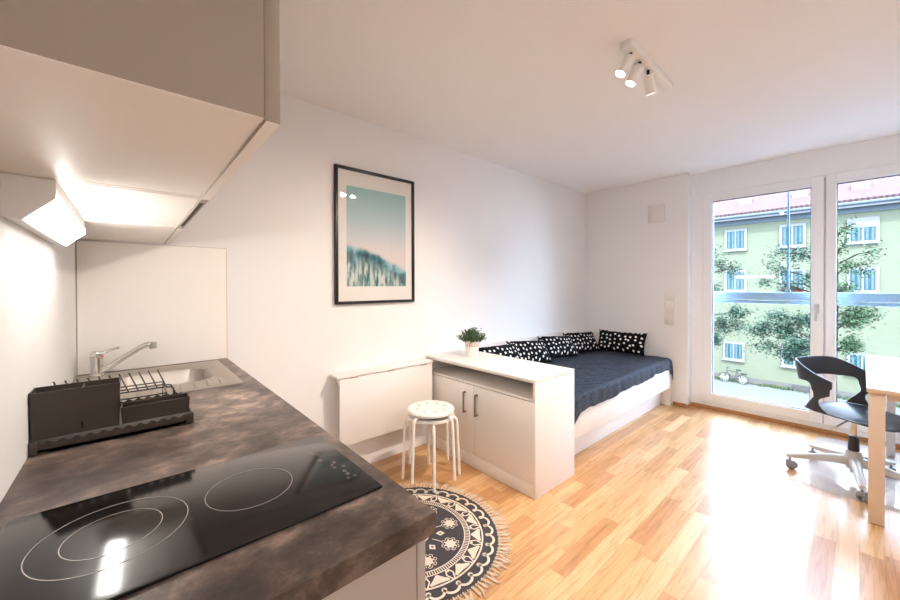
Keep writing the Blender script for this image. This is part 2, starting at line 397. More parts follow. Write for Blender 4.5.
# ------------------------------------------------------------------ kitchen run
XC, YN, ZC = .417, .511, .91
sink_hole = (-.165, .335, 1.76, 2.36)
wt = MB()
for (a, b, c, d) in ((XB, XC, YN, sink_hole[2]), (XB, XC, sink_hole[3], W), (XB, sink_hole[0], sink_hole[2], sink_hole[3]), (sink_hole[1], XC, sink_hole[2], sink_hole[3])):
    wt.box(a, b, c, d, ZC-.039, ZC)
wt = wt.build('kitchen_worktop', M['top'], smooth=0)
tag(wt, 'dark brown stone-look worktop with the hob and the sink set in it', 'worktop')

def base_cabinet(y0, y1, label):
    t = thing('base_cabinet', (.1, (y0+y1)/2, 0), label, 'cabinet', 'kitchen base cabinets')
    cb = MB(); cb.box(XB+.003, .386, y0, y0+.018, .0, ZC-.039); cb.box(XB+.003, .386, y1-.018, y1, .0, ZC-.039); cb.box(XB+.003, .386, y0+.018, y1-.018, .1, .118)
    cb.box(XB+.003, XB+.01, y0+.018, y1-.018, .1, ZC-.1)
    cb.build('carcass', M['cabside'], t, 0, world=True)
    B(.30, .318, y0+.018, y1-.018, 0, .1).build('plinth', M['cab'], t, 0, world=True)
    d = B(.389, .408, y0+.0015, y1-.0015, .105, ZC-.046, .0015).build('door', M['cabedge'], t, world=True)
    h = MB(); h.tube([(.408, y1-.05, .8), (.435, y1-.05, .8), (.435, y1-.05, .66), (.408, y1-.05, .66)], .005, 8); h.build('handle', M['bronze'], d, world=True)
base_cabinet(.529, 1.15, 'grey-white base cabinet at the near end of the worktop, under the hob')
base_cabinet(1.151, 1.77, 'grey-white base cabinet under the middle of the worktop')
base_cabinet(1.771, W-.004, 'grey-white base cabinet under the sink, against the picture wall')

# splash panel on the picture wall
o = B(-.184, XC, W-.006, W, ZC+.0006, 1.537, .001).build('splash_panel', M['cab'], smooth=0)
tag(o, 'pale square splashback panel on the wall behind the sink', 'panel')
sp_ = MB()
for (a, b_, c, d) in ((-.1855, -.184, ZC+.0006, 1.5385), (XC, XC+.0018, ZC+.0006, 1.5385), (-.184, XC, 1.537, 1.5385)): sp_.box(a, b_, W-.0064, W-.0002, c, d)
sp_ = sp_.build('edge_outline', M['cabside'], None, 0); sp_.parent = o  # thin darker strips outlining the panel's sides and top

# hob
hob = thing('ceramic_hob', (.11, .81, ZC), 'black ceramic hob with two ring zones set in the worktop', 'hob')
B(-.164, .385, .643, .978, ZC+.0003, ZC+.006, .002).build('glass_plate', M['hob'], hob, world=True)
def ring(mb, cx, cy, r, w, n=72, z=ZC+.0064):
    vs = []; 
    for k in range(n):
        t = 2*PI*k/n
        vs += [(cx+(r-w)*math.cos(t), cy+(r-w)*math.sin(t), z), (cx+r*math.cos(t), cy+r*math.sin(t), z)]
    mb.add(vs, [(2*k, 2*k+1, (2*k+3) % (2*n), (2*k+2) % (2*n)) for k in range(n)])
rg = MB(); ring(rg, -.022, .815, .1, .0014); ring(rg, -.022, .815, .0635, .0014); rg.build('cooking_zone', M['mark'], hob, 0, world=True)['label'] = 'double ring cooking zone'
rg = MB(); ring(rg, .181, .812, .0775, .0014); rg.build('cooking_zone', M['mark'], hob, 0, world=True)['label'] = 'single ring cooking zone'
z = ZC+.0064
def control(name_pts, r):
    cm = MB()
    (cx, cy) = name_pts
    ring(cm, cx, cy, r, .0009, 16, z)
    cm.poly([(cx-.0005, cy, z), (cx+.0005, cy, z), (cx+.0005, cy+r+.002, z), (cx-.0005, cy+r+.002, z)])
    cm.build('touch_control', M['mark'], hob, 0, world=True)
for q in ((.327, .885), (.327, .872), (.337, .86), (.33, .83), (.342, .79), (.342, .775), (.36, .77), (.345, .715), (.36, .715)): control(q, .0036)
def digit(cx, cy):
    cm = MB(); w, h, t = .0026, .0042, .0005
    for (a, b, c, d) in ((-w, w, h-t, h+t), (-w, w, -t, t), (-w, w, -h-t, -h+t), (-w-t, -w+t, -h, h), (w-t, w+t, -h, h)):
        cm.poly([(cx+a, cy+c, z), (cx+b, cy+c, z), (cx+b, cy+d, z), (cx+a, cy+d, z)])
    cm.build('touch_control', M['mark'], hob, 0, world=True)
for q in ((.352, .748), (.352, .732), (.351, .80)): digit(*q)

# sink: rim sheet with an oblong bowl, drainer ribs
sk = thing('kitchen_sink', (.09, 2.05, ZC), 'stainless steel inset sink with small drainer, beside the picture wall', 'sink')
def rrect(cx, cy, hx, hy, r, n=8):
    p = []
    for (sx, sy, a) in ((1, 1, 0), (-1, 1, 90), (-1, -1, 180), (1, -1, 270)):
        for k in range(n+1):
            t = R_(a+90*k/n); p.append((cx+sx*(hx-r)+r*math.cos(t), cy+sy*(hy-r)+r*math.sin(t)))
    return p
sb = MB(); ocx, ocy, ohx, ohy = .088, 2.042, .276, .31
bcx, bcy, bhx, bhy = .108, 2.075, .175, .165
loops = [(rrect(ocx, ocy, ohx, ohy, .012), ZC+.0006), (rrect(ocx, ocy, ohx, ohy, .012), ZC+.003), (rrect(ocx, ocy, ohx-.012, ohy-.012, .012), ZC+.0045), (rrect(bcx, bcy, bhx+.012, bhy+.012, .09), ZC+.002),
         (rrect(bcx, bcy, bhx, bhy, .085), ZC-.006), (rrect(bcx, bcy, bhx-.012, bhy-.012, .08), ZC-.09), (rrect(bcx, bcy, bhx-.03, bhy-.03, .065), ZC-.135), (rrect(bcx, bcy, .03, .03, .029), ZC-.14), (rrect(bcx, bcy, .002, .002, .0015), ZC-.141)]
n = len(loops[0][0]); vs = [(x, y, z) for lp, z in loops for x, y in lp]
sb.add(vs, [(i*n+k, i*n+(k+1) % n, (i+1)*n+(k+1) % n, (i+1)*n+k) for i in range(len(loops)-1) for k in range(n)])
sb.build('basin', M['steel'], sk, 50, world=True)
dr = MB()
for k in range(8):
    x = -.03+.045*k
    dr.tube([(x, 1.758, ZC+.003), (x+.003, 1.79, ZC+.006), (x+.006, 1.84, ZC+.006), (x+.009, 1.885, ZC+.002)], [.002, .005, .005, .002], 8)
dr.build('drainer_rib', M['steel'], sk, world=True)
tp = thing('mixer_tap', (-.115, 2.3, ZC+.004), 'chrome single-lever mixer tap standing at the back of the sink', 'tap')
tb = MB(); tb.lathe([(.026, 0), (.026, .006), (.021, .012), (.021, .07), (.023, .078), (.023, .1), (.019, .108), (.0, .11)], (-.115, 2.3, ZC+.0047), 28)
tb.build('body', M['chrome'], tp, world=True)
lv = MB(); lv.box(-.138, -.09, 2.277, 2.323, 1.0, 1.026, .008, 3); lv.tube([(-.105, 2.3, 1.017), (-.07, 2.3, 1.027), (-.038, 2.3, 1.036)], [.009, .007, .005], 10)
lv.build('lever', M['chrome'], tp, world=True)
MB().cyl((-.096, 2.277, 1.005), (-.096, 2.2755, 1.005), .004, n=12).build('hot_mark', M['red'], tp, world=True)
spt = [(-.105, 2.3, .935), (-.06, 2.295, .962), (-.01, 2.285, .998), (.035, 2.278, 1.03), (.058, 2.275, 1.041), (.085, 2.272, 1.043)]
sp = MB(); sp.tube(spt, .0125, 14); spo = sp.build('spout', M['chrome'], tp, world=True)
MB().cyl((.083, 2.272, 1.05), (.083, 2.272, 1.022), .0155, .0145, 18).build('aerator', M['steel'], spo, world=True)

# dish rack
rk = thing('dish_rack', (-.02, 1.48, ZC), 'dark brown plastic dish rack with wire prongs beside the sink', 'dish rack')
X0, X1, Y0, Y1 = -.186, .139, 1.325, 1.63
tr = MB()
tr.box(X0, X1, Y0, Y1, ZC+.006, ZC+.012)
def wavy(pts_a, pts_b, axis):
    N = 80; vs = []; fs = []
    for i in range(N+1):
        t = i/N; px = pts_a[0]+(pts_b[0]-pts_a[0])*t; py = pts_a[1]+(pts_b[1]-pts_a[1])*t
        zt = ZC+.029+.0034*math.sin(t*2*PI*(13 if axis == 'x' else 12)); zb = ZC+(.001 if (t < .1 or t > .9) else .006)
        d = .004
        for (ox, oy, zz) in ((0, 0, zb), (0, 0, zt), (d if axis == 'y' else 0, d if axis == 'x' else 0, zt), (d if axis == 'y' else 0, d if axis == 'x' else 0, zb)):
            vs.append((px+ox, py+oy, zz))
    for i in range(N):
        fs += [(4*i+k, 4*i+(k+1) % 4, 4*i+4+(k+1) % 4, 4*i+4+k) for k in range(4)]
    fs += [(3, 2, 1, 0), (4*N, 4*N+1, 4*N+2, 4*N+3)]
    tr.add(vs, fs)
wavy((X0, Y0), (X1, Y0), 'x'); wavy((X0, Y1-.004), (X1, Y1-.004), 'x'); wavy((X0, Y0), (X0, Y1), 'y'); wavy((X1-.004, Y0), (X1-.004, Y1), 'y')
tr.box(X1-.014, X1+.003, Y0-.002, Y0+.012, ZC+.001, ZC+.034, .002); tr.box(X0-.0005, X0+.014, Y0-.002, Y0+.012, ZC+.001, ZC+.034, .002)
tr.build('drip_tray', M['rackp'], rk, world=True)
def caddy(x0, x1, y0, y1, z0, z1, div, name, taper=.004):
    b = MB(); w = .003
    def wall(xa, xb, ya, yb, ):
        b.add([(xa+taper*(xa == x0), ya+taper*(ya == y0), z0), (xb-taper*(xb == x1), ya+taper*(ya == y0), z0), (xb-taper*(xb == x1), yb-taper*(yb == y1), z0), (xa+taper*(xa == x0), yb-taper*(yb == y1), z0),
               (xa, ya, z1), (xb, ya, z1), (xb, yb, z1), (xa, yb, z1)], [(3, 2, 1, 0), (4, 5, 6, 7), (0, 1, 5, 4), (1, 2, 6, 5), (2, 3, 7, 6), (3, 0, 4, 7)])
    wall(x0, x1, y0, y0+w); wall(x0, x1, y1-w, y1); wall(x0, x0+w, y0, y1); wall(x1-w, x1, y0, y1)
    for dx in div: b.box(dx-.0015, dx+.0015, y0+w, y1-w, z0+.01, z1-.004)
    b.box(x0+.006, x1-.006, y0+.006, y1-.006, z0+.001, z0+.005)
    return b.build(name, M['rackp'], rk, world=True)
caddy(-.187, -.021, 1.334, 1.412, ZC+.034, 1.061, (-.095,), 'cutlery_holder', .004)['label'] = 'tall divided cutlery box'
caddy(-.0205, .134, 1.338, 1.395, ZC+.034, .989, (), 'cutlery_holder', .002)['label'] = 'low open box'
wr = MB()
for yy in (1.53, 1.57):
    wr.tube([(X0+.01, yy, .988), (.085, yy, .988), (.104, yy, .984), (.112, yy, .97), (.112, yy, .923)], .0024, 8)
    wr.tube([(X0+.01, yy, .988), (X0+.01, yy, .923)], .0024, 8)
for x in (X0+.01, -.04, .085): wr.tube([(x, 1.44, .988), (x, 1.62, .988)], .0022, 8)
wr.tube([(X0+.01, 1.44, .988), (.085, 1.44, .988), (.085, 1.44, .923)], .0022, 8); wr.tube([(X0+.01, 1.62, .988), (.085, 1.62, .988), (.085, 1.62, .923)], .0022, 8)
wr.build('wire_base', M['wire'], rk, world=True)
for k in range(-6, 5):
    x = -.005+.0236*k
    p = MB(); p.tube([(x, 1.53, .988), (x-.003, 1.536, .997), (x-.022, 1.55, 1.0455)], .0021, 8)
    p.build('plate_prong', M['wire'], rk, world=True)

# wall cabinets: near unit, middle unit with a black slot in its front rail, far unit
ZB = 1.5457; ZT = 2.2
def wall_cabinet(y0, y1, label, slot=False):
    t = thing('wall_cabinet', (-.02, (y0+y1)/2, ZB), label, 'cabinet', 'wall cabinets over the worktop')
    B(XB, .136, y0, y0+.018, ZB, ZT).build('side_panel', M['cabwall'], t, 0, world=True)  # darkened tone carries the shade on the near side
    c = MB(); c.box(XB, .136, y1-.018, y1, ZB, ZT); c.box(XB, .136, y0+.018, y1-.018, ZT-.018, ZT); c.box(XB, XB+.01, y0+.018, y1-.018, ZB+.02, ZT-.018)
    c.build('carcass', M['cab'], t, 0, world=True)
    b_ = MB(); b_.box(XB, .1365, y0+.018, y1-.018, ZB+.001, ZB+.019)
    b_.build('base_board', M['cab'], t, 0, world=True)
    MB().box(XB, .1362, y0+.0002, y0+.0178, ZB-.0006, ZB+.0002).build('lit_bottom_strip', M['cab'], t, 0, world=True)  # pale strip paints the light on the panel's bottom edge
    if slot:
        d = B(.139, .157, y0+.0015, y1-.0015, ZB+.028, ZT, .001).build('door', M['cabedge'], t, world=True)
        s = MB(); s.box(.138, .157, y0+.0015, y1-.0015, ZB, ZB+.0275, .001)
        s = s.build('front_rail', M['cabside'], t, world=True)
        MB().box(.1425, .1515, y0+.06, y1-.06, ZB-.0008, ZB+.01).build('slot', M['dark_gap'], s, 0, world=True)['label'] = 'black slot'
    else:
        B(.1366, .157, y0+.0015, y1-.0015, ZB-.002, ZT, .0012).build('door', M['cabwall'], t, world=True)  # door darkened too, for the shade on its near edge
        B(.1392, .1563, y0+.002, y1-.002, ZB-.0026, ZB-.0019).build('lit_bottom_strip', M['cab'], [o_ for o_ in t.children if o_.name.startswith('door')][0], 0, world=True)  # pale strip paints light from below on the door bottom
wall_cabinet(.525, 1.110, 'grey-white wall cabinet nearest the camera, its shade-darkened side panel showing')
wall_cabinet(1.111, 1.717, 'middle wall cabinet with a black slot in its lower front edge', True)
wall_cabinet(1.718, W-.003, 'farthest wall cabinet, against the picture wall above the sink')

# under-cabinet luminaire
lm = thing('under_cabinet_light', (-.15, 1.43, 1.5), 'lit wedge-shaped light fitting under the wall cabinets on the back wall', 'light')
prof = [(-.1878, 1.5445), (-.114, 1.5445), (-.114, 1.507), (-.118, 1.502), (-.155, 1.463), (-.162, 1.457), (-.1878, 1.462)]
MB().prism(prof, lambda x, z: (x, 1.115, z), lambda x, z: (x, 1.75, z)).build('housing', M['lampg'], lm, 20, world=True)
ec = MB(); ec.prism(prof, lambda x, z: (x, 1.108, z), lambda x, z: (x, 1.1148, z)); ec.cyl((-.166, 1.108, 1.522), (-.166, 1.1065, 1.522), .0035, n=14)
ec.build('end_cap', M['lampg'], lm, 20, world=True)['label'] = 'pale grey end cap with a screw'
df = MB()
dp = [(-.1125, 1.517), (-.1125, 1.502), (-.116, 1.4985), (-.157, 1.458)]
dq = [(-.1138, 1.517), (-.1138, 1.5065), (-.118, 1.502), (-.155, 1.4632)]
df.prism(dp+dq[::-1], lambda x, z: (x, 1.12, z), lambda x, z: (x, 1.744, z)); df.build('diffuser', M['led'], lm, 20, world=True)

# ------------------------------------------------------------------ picture
pc = thing('framed_picture', (1.396, W, 1.68), 'black framed print of a misty teal hillside hanging on the long wall', 'picture')
px0, px1, pz0, pz1 = 1.063, 1.729, 1.194, 2.161; ya, yb = W-.028, W-.002; fw = .02
f = MB(); f.box(px0, px0+fw, ya, yb, pz0, pz1, .0015); f.box(px1-fw, px1, ya, yb, pz0, pz1, .0015)
f.box(px0+fw, px1-fw, ya, yb, pz0, pz0+fw, .0015); f.box(px0+fw, px1-fw, ya, yb, pz1-fw, pz1, .0015)
f.build('frame', M['black'], pc, world=True)
B(px0+fw, px1-fw, W-.014, W-.004, pz0+fw, pz1-fw).build('mat_board', M['paper'], pc, 0, world=True)
B(1.15, 1.652, W-.0152, W-.0145, 1.319, 2.032).build('print', M['art'], pc, 0, world=True)
B(px0+fw, px1-fw, W-.0215, W-.0195, pz0+fw, pz1-fw).build('glass', M['picglass'], pc, 0, world=True)

# ------------------------------------------------------------------ drop-leaf table
dl = thing('drop_leaf_table', (1.45, W, 0), 'white wall-mounted folding table, leaf hanging down, beside the sideboard', 'table')
B(1.028, 1.842, 2.288, W-.001, .702, .720, .0015).build('shelf', M['white'], dl, world=True)
B(1.05, 1.838, 2.294, 2.312, .240, .696, .0015).build('leaf', M['white'], dl, world=True)
for x in (1.15, 1.45, 1.75): MB().cyl((x-.03, 2.291, .697), (x+.03, 2.291, .697), .0038, n=10).build('hinge', M['steel'], dl, world=True)
B(1.085, 1.80, W-.02, W-.001, .625, .700, .0015).build('wall_rail', M['white'], dl, world=True)
br = MB(); br.box(1.065, 1.085, 2.33, W-.02, .655, .7, .001); br.build('bracket', M['white'], dl, world=True)

# ------------------------------------------------------------------ sideboard
SX0, SX1, SY0, SZ = 1.8625, 2.3255, 1.3186, .740
sbd = thing('sideboard', (2.09, 1.86, 0), 'white sideboard standing out from the wall, two doors below an open slot', 'sideboard')
B(SX0-.0, SX1, SY0, W-.002, SZ-.022, SZ, .0012).build('top_board', M['white'], sbd, world=True)
B(SX0+.004, SX1, SY0, SY0+.018, 0, SZ-.0222, .0012).build('side_panel', M['white'], sbd, world=True)
B(SX0+.004, SX1, W-.022, W-.004, 0, SZ-.0222, .0012).build('side_panel', M['white'], sbd, world=True)
B(SX1-.012, SX1-.001, SY0+.0182, W-.0222, .08, SZ-.0222).build('back_panel', M['white'], sbd, 0, world=True)
B(SX0+.006, SX1-.0125, SY0+.0182, W-.0222, .601, .617, .001).build('shelf', M['white'], sbd, world=True)
B(SX0+.022, SX1-.0125, SY0+.0182, W-.0222, .08, .096, .001).build('bottom_board', M['white'], sbd, world=True)
B(SX0+.006, SX0+.022, SY0+.0182, W-.0222, 0, .088, .001).build('plinth', M['white'], sbd, world=True)
for (a, b, hy) in ((SY0+.004, 1.8505, 1.814), (1.8535, 2.297, 1.932)):
    d = B(SX0+.001, SX0+.0175, a, b, .093, .598, .0012).build('door', M['white'], sbd, world=True)
    h = MB(); h.box(SX0-.026, SX0-.018, hy-.0062, hy+.0062, .388, .542, .001); h.box(SX0-.026, SX0+.001, hy-.0062, hy+.0062, .388, .398, .001); h.box(SX0-.026, SX0+.001, hy-.0062, hy+.0062, .532, .542, .001)
    h.build('handle', M['bronze'], d, world=True)['label'] = 'dark bronze bar handle'
B(SX0+.004, SX0+.018, 2.3, W-.0222, .093, .598, .001).build('filler_strip', M['white'], sbd, world=True)

# potted plant
M['lace'] = mat('lace_rim_paint', (226, 206, 194), .5, noise=.02); M['perf'] = mat('hole_shadow', (150, 132, 120), .8, noise=.02)
pp = thing('potted_plant', (2.12, 2.12, SZ), 'small green boxwood-like plant in a white lace-rimmed pot on the sideboard', 'plant')
pp.scale = (1.17, 1.17, 1.17)
b = MB(); b.lathe([(.041, .0006), (.043, .004), (.0505, .105), (.0475, .105), (.045, .085), (.0, .084)], (0, 0, 0), 32); pot = b.build('pot', M['pot'], pp)
lc = MB()
for k in range(16):
    rx = Matrix.Rotation(2*PI*k/16, 4, 'Z'); nn = 12; r = .0102
    for (zc, ro, ri, xr) in ((.104, r, .5*r, .0512), (.088, .6*r, .25*r, .0500), (.078, .75*r, .4*r, .0493)):
        vs = [rx @ Vector((xr, q*math.cos(2*PI*i/nn), zc+q*math.sin(2*PI*i/nn))) for q in (ro, ri) for i in range(nn)]
        lc.add(vs, [(i, (i+1) % nn, nn+(i+1) % nn, nn+i) for i in range(nn)])
        if zc < .1:
            lc.k = 1; lc.poly([rx @ Vector((xr+.0002, ri*math.cos(2*PI*i/nn), zc+ri*math.sin(2*PI*i/nn))) for i in range(nn)]); lc.k = 0
lc.build('lace_rim', [M['lace'], M['perf']], pot)
MB().lathe([(.044, .086), (.0445, .09), (.0, .092)], (0, 0, 0), 24).build('soil', M['soil'], pp)
lf = MB(); sm = MB()
for k in range(150):
    t = random.uniform(0, 2*PI); el = random.uniform(.25, 1.5); L_ = random.uniform(.06, .105)
    d = Vector((math.cos(t)*math.cos(el), math.sin(t)*math.cos(el), math.sin(el))); base = Vector((d.x*.02, d.y*.02, .085))
    tip = base+d*L_+Vector((0, 0, .015)); sm.tube([base, (base+tip)/2+Vector((0, 0, .004)), tip], [.0014, .0011, .0006], 4)
    for i in range(17):
        q = base.lerp(tip, .25+.78*i/16); a = Vector((random.gauss(0, 1), random.gauss(0, 1), random.gauss(.4, .7))).normalized(); w_ = a.orthogonal().normalized()*.0042; l_ = random.uniform(.010, .016)
        lf.add([q, q+a*l_*.5+w_, q+a*l_, q+a*l_*.5-w_], [(0, 1, 2, 3)])
sm.build('stems', M['leaf'], pp); lf.build('foliage', M['leaf'], pp, 0)

# ------------------------------------------------------------------ stools (two stacked)
def stool(loc, rz, label):
    t = thing('round_stool', loc, label, 'stool', 'stacked white stools', rz)
    hs = .44; R = .16; th = .016
    # perforated seat: lathed disc, holes painted on as flat discs in shadow tone
    s = MB(); s.lathe([(0, hs-.006), (R-.01, hs-.006), (R-.002, hs-.012), (R-.002, hs-.02), (R, hs-.02), (R+.001, hs-.008), (R-.004, hs), (R-.02, hs+.0015), (0, hs+.0005)], n=48)
    so = s.build('seat', M['whitem'], t)
    for k in range(8):
        a = 2*PI*k/8+.2
        h = MB(); h.lathe([(.0095, hs+.0012), (.0095, hs+.0019), (.0, hs+.0019)], (.098*math.cos(a), .098*math.sin(a), 0), 16)
        h.build('perforation', M['perf'], so)
    for k in range(4):
        a = 2*PI*k/4; c, s_ = math.cos(a), math.sin(a)
        pts = [(.02, hs-.03), (.10, hs-.03), (.145, hs-.031), (.166, hs-.037), (.176, hs-.052), (.179, hs-.08), (.188, .2), (.197, .0)]
        MB().tube([(r*c, r*s_, z) for r, z in pts], .0102, 12).build('leg', M['whitem'], t)
    f = MB(); f.cyl((0, 0, hs-.041), (0, 0, hs-.019), .03); f.lathe([(.12, hs-.021), (.12, hs-.0065), (.126, hs-.0065), (.126, hs-.021), (.12, hs-.021)], n=32)
    f.build('seat_frame', M['whitem'], t)
    return t
M['perf'] = mat('hole_shadow', (176, 164, 152), .8, noise=.02)
stool((1.562, 1.962, .0), R_(147), 'lower white round metal stool of the stack in front of the sideboard')
stool((1.552, 1.952, .0455), R_(193), 'upper white round metal stool with perforated seat, on top of the stack')

# ------------------------------------------------------------------ round rug
rug = thing('round_rug', (1.123, 1.566, 0), 'round charcoal and cream patterned rug with fringe on the parquet', 'rug')
RR = .449
MB().lathe([(0, .0005), (RR, .0005), (RR+.001, .0025), (RR, .004), (0, .004)], n=120).build('ground', M['rugdark'], rug)['label'] = 'charcoal woven ground'
pat = MB(); Z = .0046
def pol(r, a): return (r*math.cos(a), r*math.sin(a), Z)
def stroke(pts, w):           # flat ribbon through 2D points
    n = len(pts); vs = []
    for i, p in enumerate(pts):
        a = pts[max(i-1, 0)]; b = pts[min(i+1, n-1)]; dx, dy = b[0]-a[0], b[1]-a[1]; l = math.hypot(dx, dy) or 1
        ox, oy = -dy/l*w/2, dx/l*w/2
        vs += [(p[0]+ox, p[1]+oy, Z), (p[0]-ox, p[1]-oy, Z)]
    pat.add(vs, [(2*i, 2*i+1, 2*i+3, 2*i+2) for i in range(n-1)])
def pring(r, w, n=120): stroke([pol(r, 2*PI*i/n)[:2] for i in range(n+1)], w)
def disc(x, y, r, n=14): pat.poly([(x+r*math.cos(2*PI*i/n), y+r*math.sin(2*PI*i/n), Z) for i in range(n)])
NS = 34
sc = []
for i in range(NS*12+1):
    t = i/(NS*12)*2*PI; ph = (t*NS/(2*PI)) % 1
    sc.append(pol(.392+.032*math.sqrt(max(0, 1-(2*ph-1)**2))*1.0, t)[:2])
stroke(sc, .0125)
for k in range(NS):
    a = 2*PI*(k+.0)/NS; disc(*pol(.394, a)[:2], .0125)
pring(.366, .0085)
NB = 17
for k in range(NB):
    a = 2*PI*k/NB; w = .4*2*PI/NB
    pat.poly([pol(.358, a+w*.85), pol(.349, a+w*.95), pol(.333, a+w*.62), pol(.31, a+w*.18), pol(.304, a), pol(.31, a-w*.18), pol(.333, a-w*.62), pol(.349, a-w*.95), pol(.358, a-w*.85), pol(.353, a)])
    b = a+PI/NB
    for s_ in (-1, 1):
        stroke([pol(.303, b+s_*.02)[:2], pol(.33, b+s_*.055)[:2], pol(.362, b+s_*.012)[:2]], .0075)
    disc(*pol(.312, b)[:2], .006)
pring(.299, .005); pring(.272, .005)
for k in range(150):
    a = 2*PI*k/150; stroke([pol(.272, a)[:2], pol(.299, a)[:2]], .0052)
for k in range(8):
    a = R_(-17+45*k); cx, cy = pol(.21, a)[:2]
    disc(cx, cy, .026, 18)
    for j in range(8):
        t = a+2*PI*j/8
        x, y = cx+.036*math.cos(t), cy+.036*math.sin(t)
        stroke([(cx+.024*math.cos(t), cy+.024*math.sin(t)), (x, y)], .008)
        arc = [(x+.0105*math.cos(t+s_), y+.0105*math.sin(t+s_)) for s_ in [-1.9+3.8*i/8 for i in range(9)]]
        stroke(arc, .0035)
    stroke([pol(.11, a)[:2], pol(.16, a)[:2]], .005)
    b = a-R_(22)
    x, y = pol(.143, b)[:2]; u = (math.cos(b), math.sin(b)); v = (-u[1], u[0])
    P = [(.024, 0), (0, .019), (-.024, 0), (0, -.019)]
    q = [(x+u[0]*p+v[0]*s_, y+u[1]*p+v[1]*s_) for p, s_ in P]; q2 = [(x+.36*(p[0]-x), y+.36*(p[1]-y)) for p in q]
    pat.add([(p[0], p[1], Z) for p in q+q2], [(i, (i+1) % 4, 4+(i+1) % 4, 4+i) for i in range(4)])
pring(.085, .006); disc(0, 0, .03, 20)
for j in range(12):
    t = 2*PI*j/12; stroke([(.04*math.cos(t), .04*math.sin(t)), (.07*math.cos(t), .07*math.sin(t))], .008)
pat.build('printed_pattern', M['rugcream'], rug, 0)
fg = MB()
for k in range(118):
    a = 2*PI*k/118+random.uniform(-.01, .01); L_ = random.uniform(.05, .075); bend = random.uniform(-.3, .3)
    c = Vector((math.cos(a), math.sin(a), 0)); tn = Vector((-c.y, c.x, 0))
    for s_ in range(5):
        o_ = random.uniform(-.006, .006); l2 = L_*random.uniform(.75, 1.05); b2 = bend+random.uniform(-.35, .35)
        p0 = c*(RR-.004)+tn*(o_*.4)+Vector((0, 0, .0042)); p1 = c*(RR+.016)+tn*o_*.5+Vector((0, 0, .005)); p2 = c*(RR+l2*.6)+tn*(o_*1.5+b2*.012)+Vector((0, 0, .004)); p3 = c*(RR+l2)+tn*(o_*2+b2*.035)+Vector((0, 0, .0032))
        fg.tube([p0, p1, p2, p3], [.0026, .003, .0024, .0015], 5)
    fg.lathe([(0, -.004), (.004, -.002), (.004, .002), (0, .004)], c*(RR+.012)+Vector((0, 0, .005)), 6)
for k in range(236):
    a = 2*PI*k/236
    p = Vector((math.cos(a), math.sin(a), 0))*(RR-.001)+Vector((0, 0, .004)); fg.tube([p*1.0, p+Vector((math.cos(a)*.01, math.sin(a)*.01, .0012))], .0026, 5)
fgo = fg.build('fringe', M['fringe'], rug); fgo['kind'] = 'stuff'

# ------------------------------------------------------------------ bed
bd = thing('bed', (3.4, 1.9, 0), 'white low bed frame with recessed plinth along the wall behind the sideboard', 'bed')
BX0, BX1, BY0 = 2.338, 4.454, 1.379
B(BX0+.02, BX1-.02, BY0, BY0+.02, .199, .43, .0015).build('side_rail', M['white'], bd, world=True)
B(BX1-.02, BX1, BY0, 2.375, 0, .44, .0015).build('end_panel', M['white'], bd, world=True)
B(BX0, BX0+.02, BY0, 2.375, 0, .44, .0015).build('end_panel', M['white'], bd, world=True)
B(BX0+.02, BX1-.02, BY0+.09, BY0+.108, 0, .2, .001).build('plinth', M['white'], bd, world=True)
B(BX0, 4.52, 2.376, 2.398, 0, .757, .0015).build('back_board', M['white'], bd, world=True)
B(BX0+.021, BX1-.021, BY0+.11, 2.375, .2, .235).build('slat_base', M['white'], bd, 0, world=True)
ms = B(BX0+.025, BX1-.025, BY0+.024, 2.372, .236, .504, .03, 4).build('mattress', M['foam'])
tag(ms, 'pale mattress lying in the white bed, hidden under the navy cover', 'mattress')
# cover: grid over the top, rolled over the front edge and over the far end
cv = MB(); NX, NY = 150, 70
x0c, x1c = BX0+.006, BX1+.035
def hem(x):     # length of fabric hanging at the front
    t = (x-x0c)/(x1c-x0c)
    h = .128-.04*t+.006*math.sin(x*9)+.004*math.sin(x*23+1)
    if x < x0c+.16: h += .145*(1-(x-x0c)/.16)**1.5
    if x > BX1-.05: h += .05
    return h
top = .52
prof_len = 2.34-(BY0-.012)
vs = []
for i in range(NX+1):
    x = x0c+(x1c-x0c)*i/NX
    for j in range(NY+1):
        hl = hem(x); total = prof_len+hl
        # denser rows near the front edge
        t = (j/NY); s_ = total*(1-(1-t)**1.0)
        flat = prof_len-.03
        if s_ <= flat: y = 2.34-s_; z = top
        else:
            e = s_-flat; r = .03; 
            if e < r*PI/2: y = BY0+.018-r*math.sin(e/r); z = top-r+r*math.cos(e/r)
            else: y = BY0+.018-r-.002*math.sin(x*31); z = top-r-(e-r*PI/2)
        fall = .0
        if x > BX1-.03:
            e = x-(BX1-.03); z -= .012*(e/.03)**2 if e < .03 else .012+(e-.03)*2.4
        wz = .0035*math.sin(x*13+2.2*math.sin(y*7))*math.sin(y*11+x*3)+.0018*math.sin(x*37+y*29+3*math.sin(y*17))+.003*random.uniform(-1, 1)
        vs.append((x, y-.002*math.sin(x*47)*(s_ > flat+.03), z+wz*(.4 if s_ > flat else 1)))
cv.add(vs, [(i*(NY+1)+j, (i+1)*(NY+1)+j, (i+1)*(NY+1)+j+1, i*(NY+1)+j+1) for i in range(NX) for j in range(NY)])
co = cv.build('bed_cover', M['navy'], smooth=180); tag(co, 'dark navy seersucker bedspread draped over the bed', 'bedspread')
so = co.modifiers.new('thick', 'SOLIDIFY'); so.thickness = .005; so.offset = 0

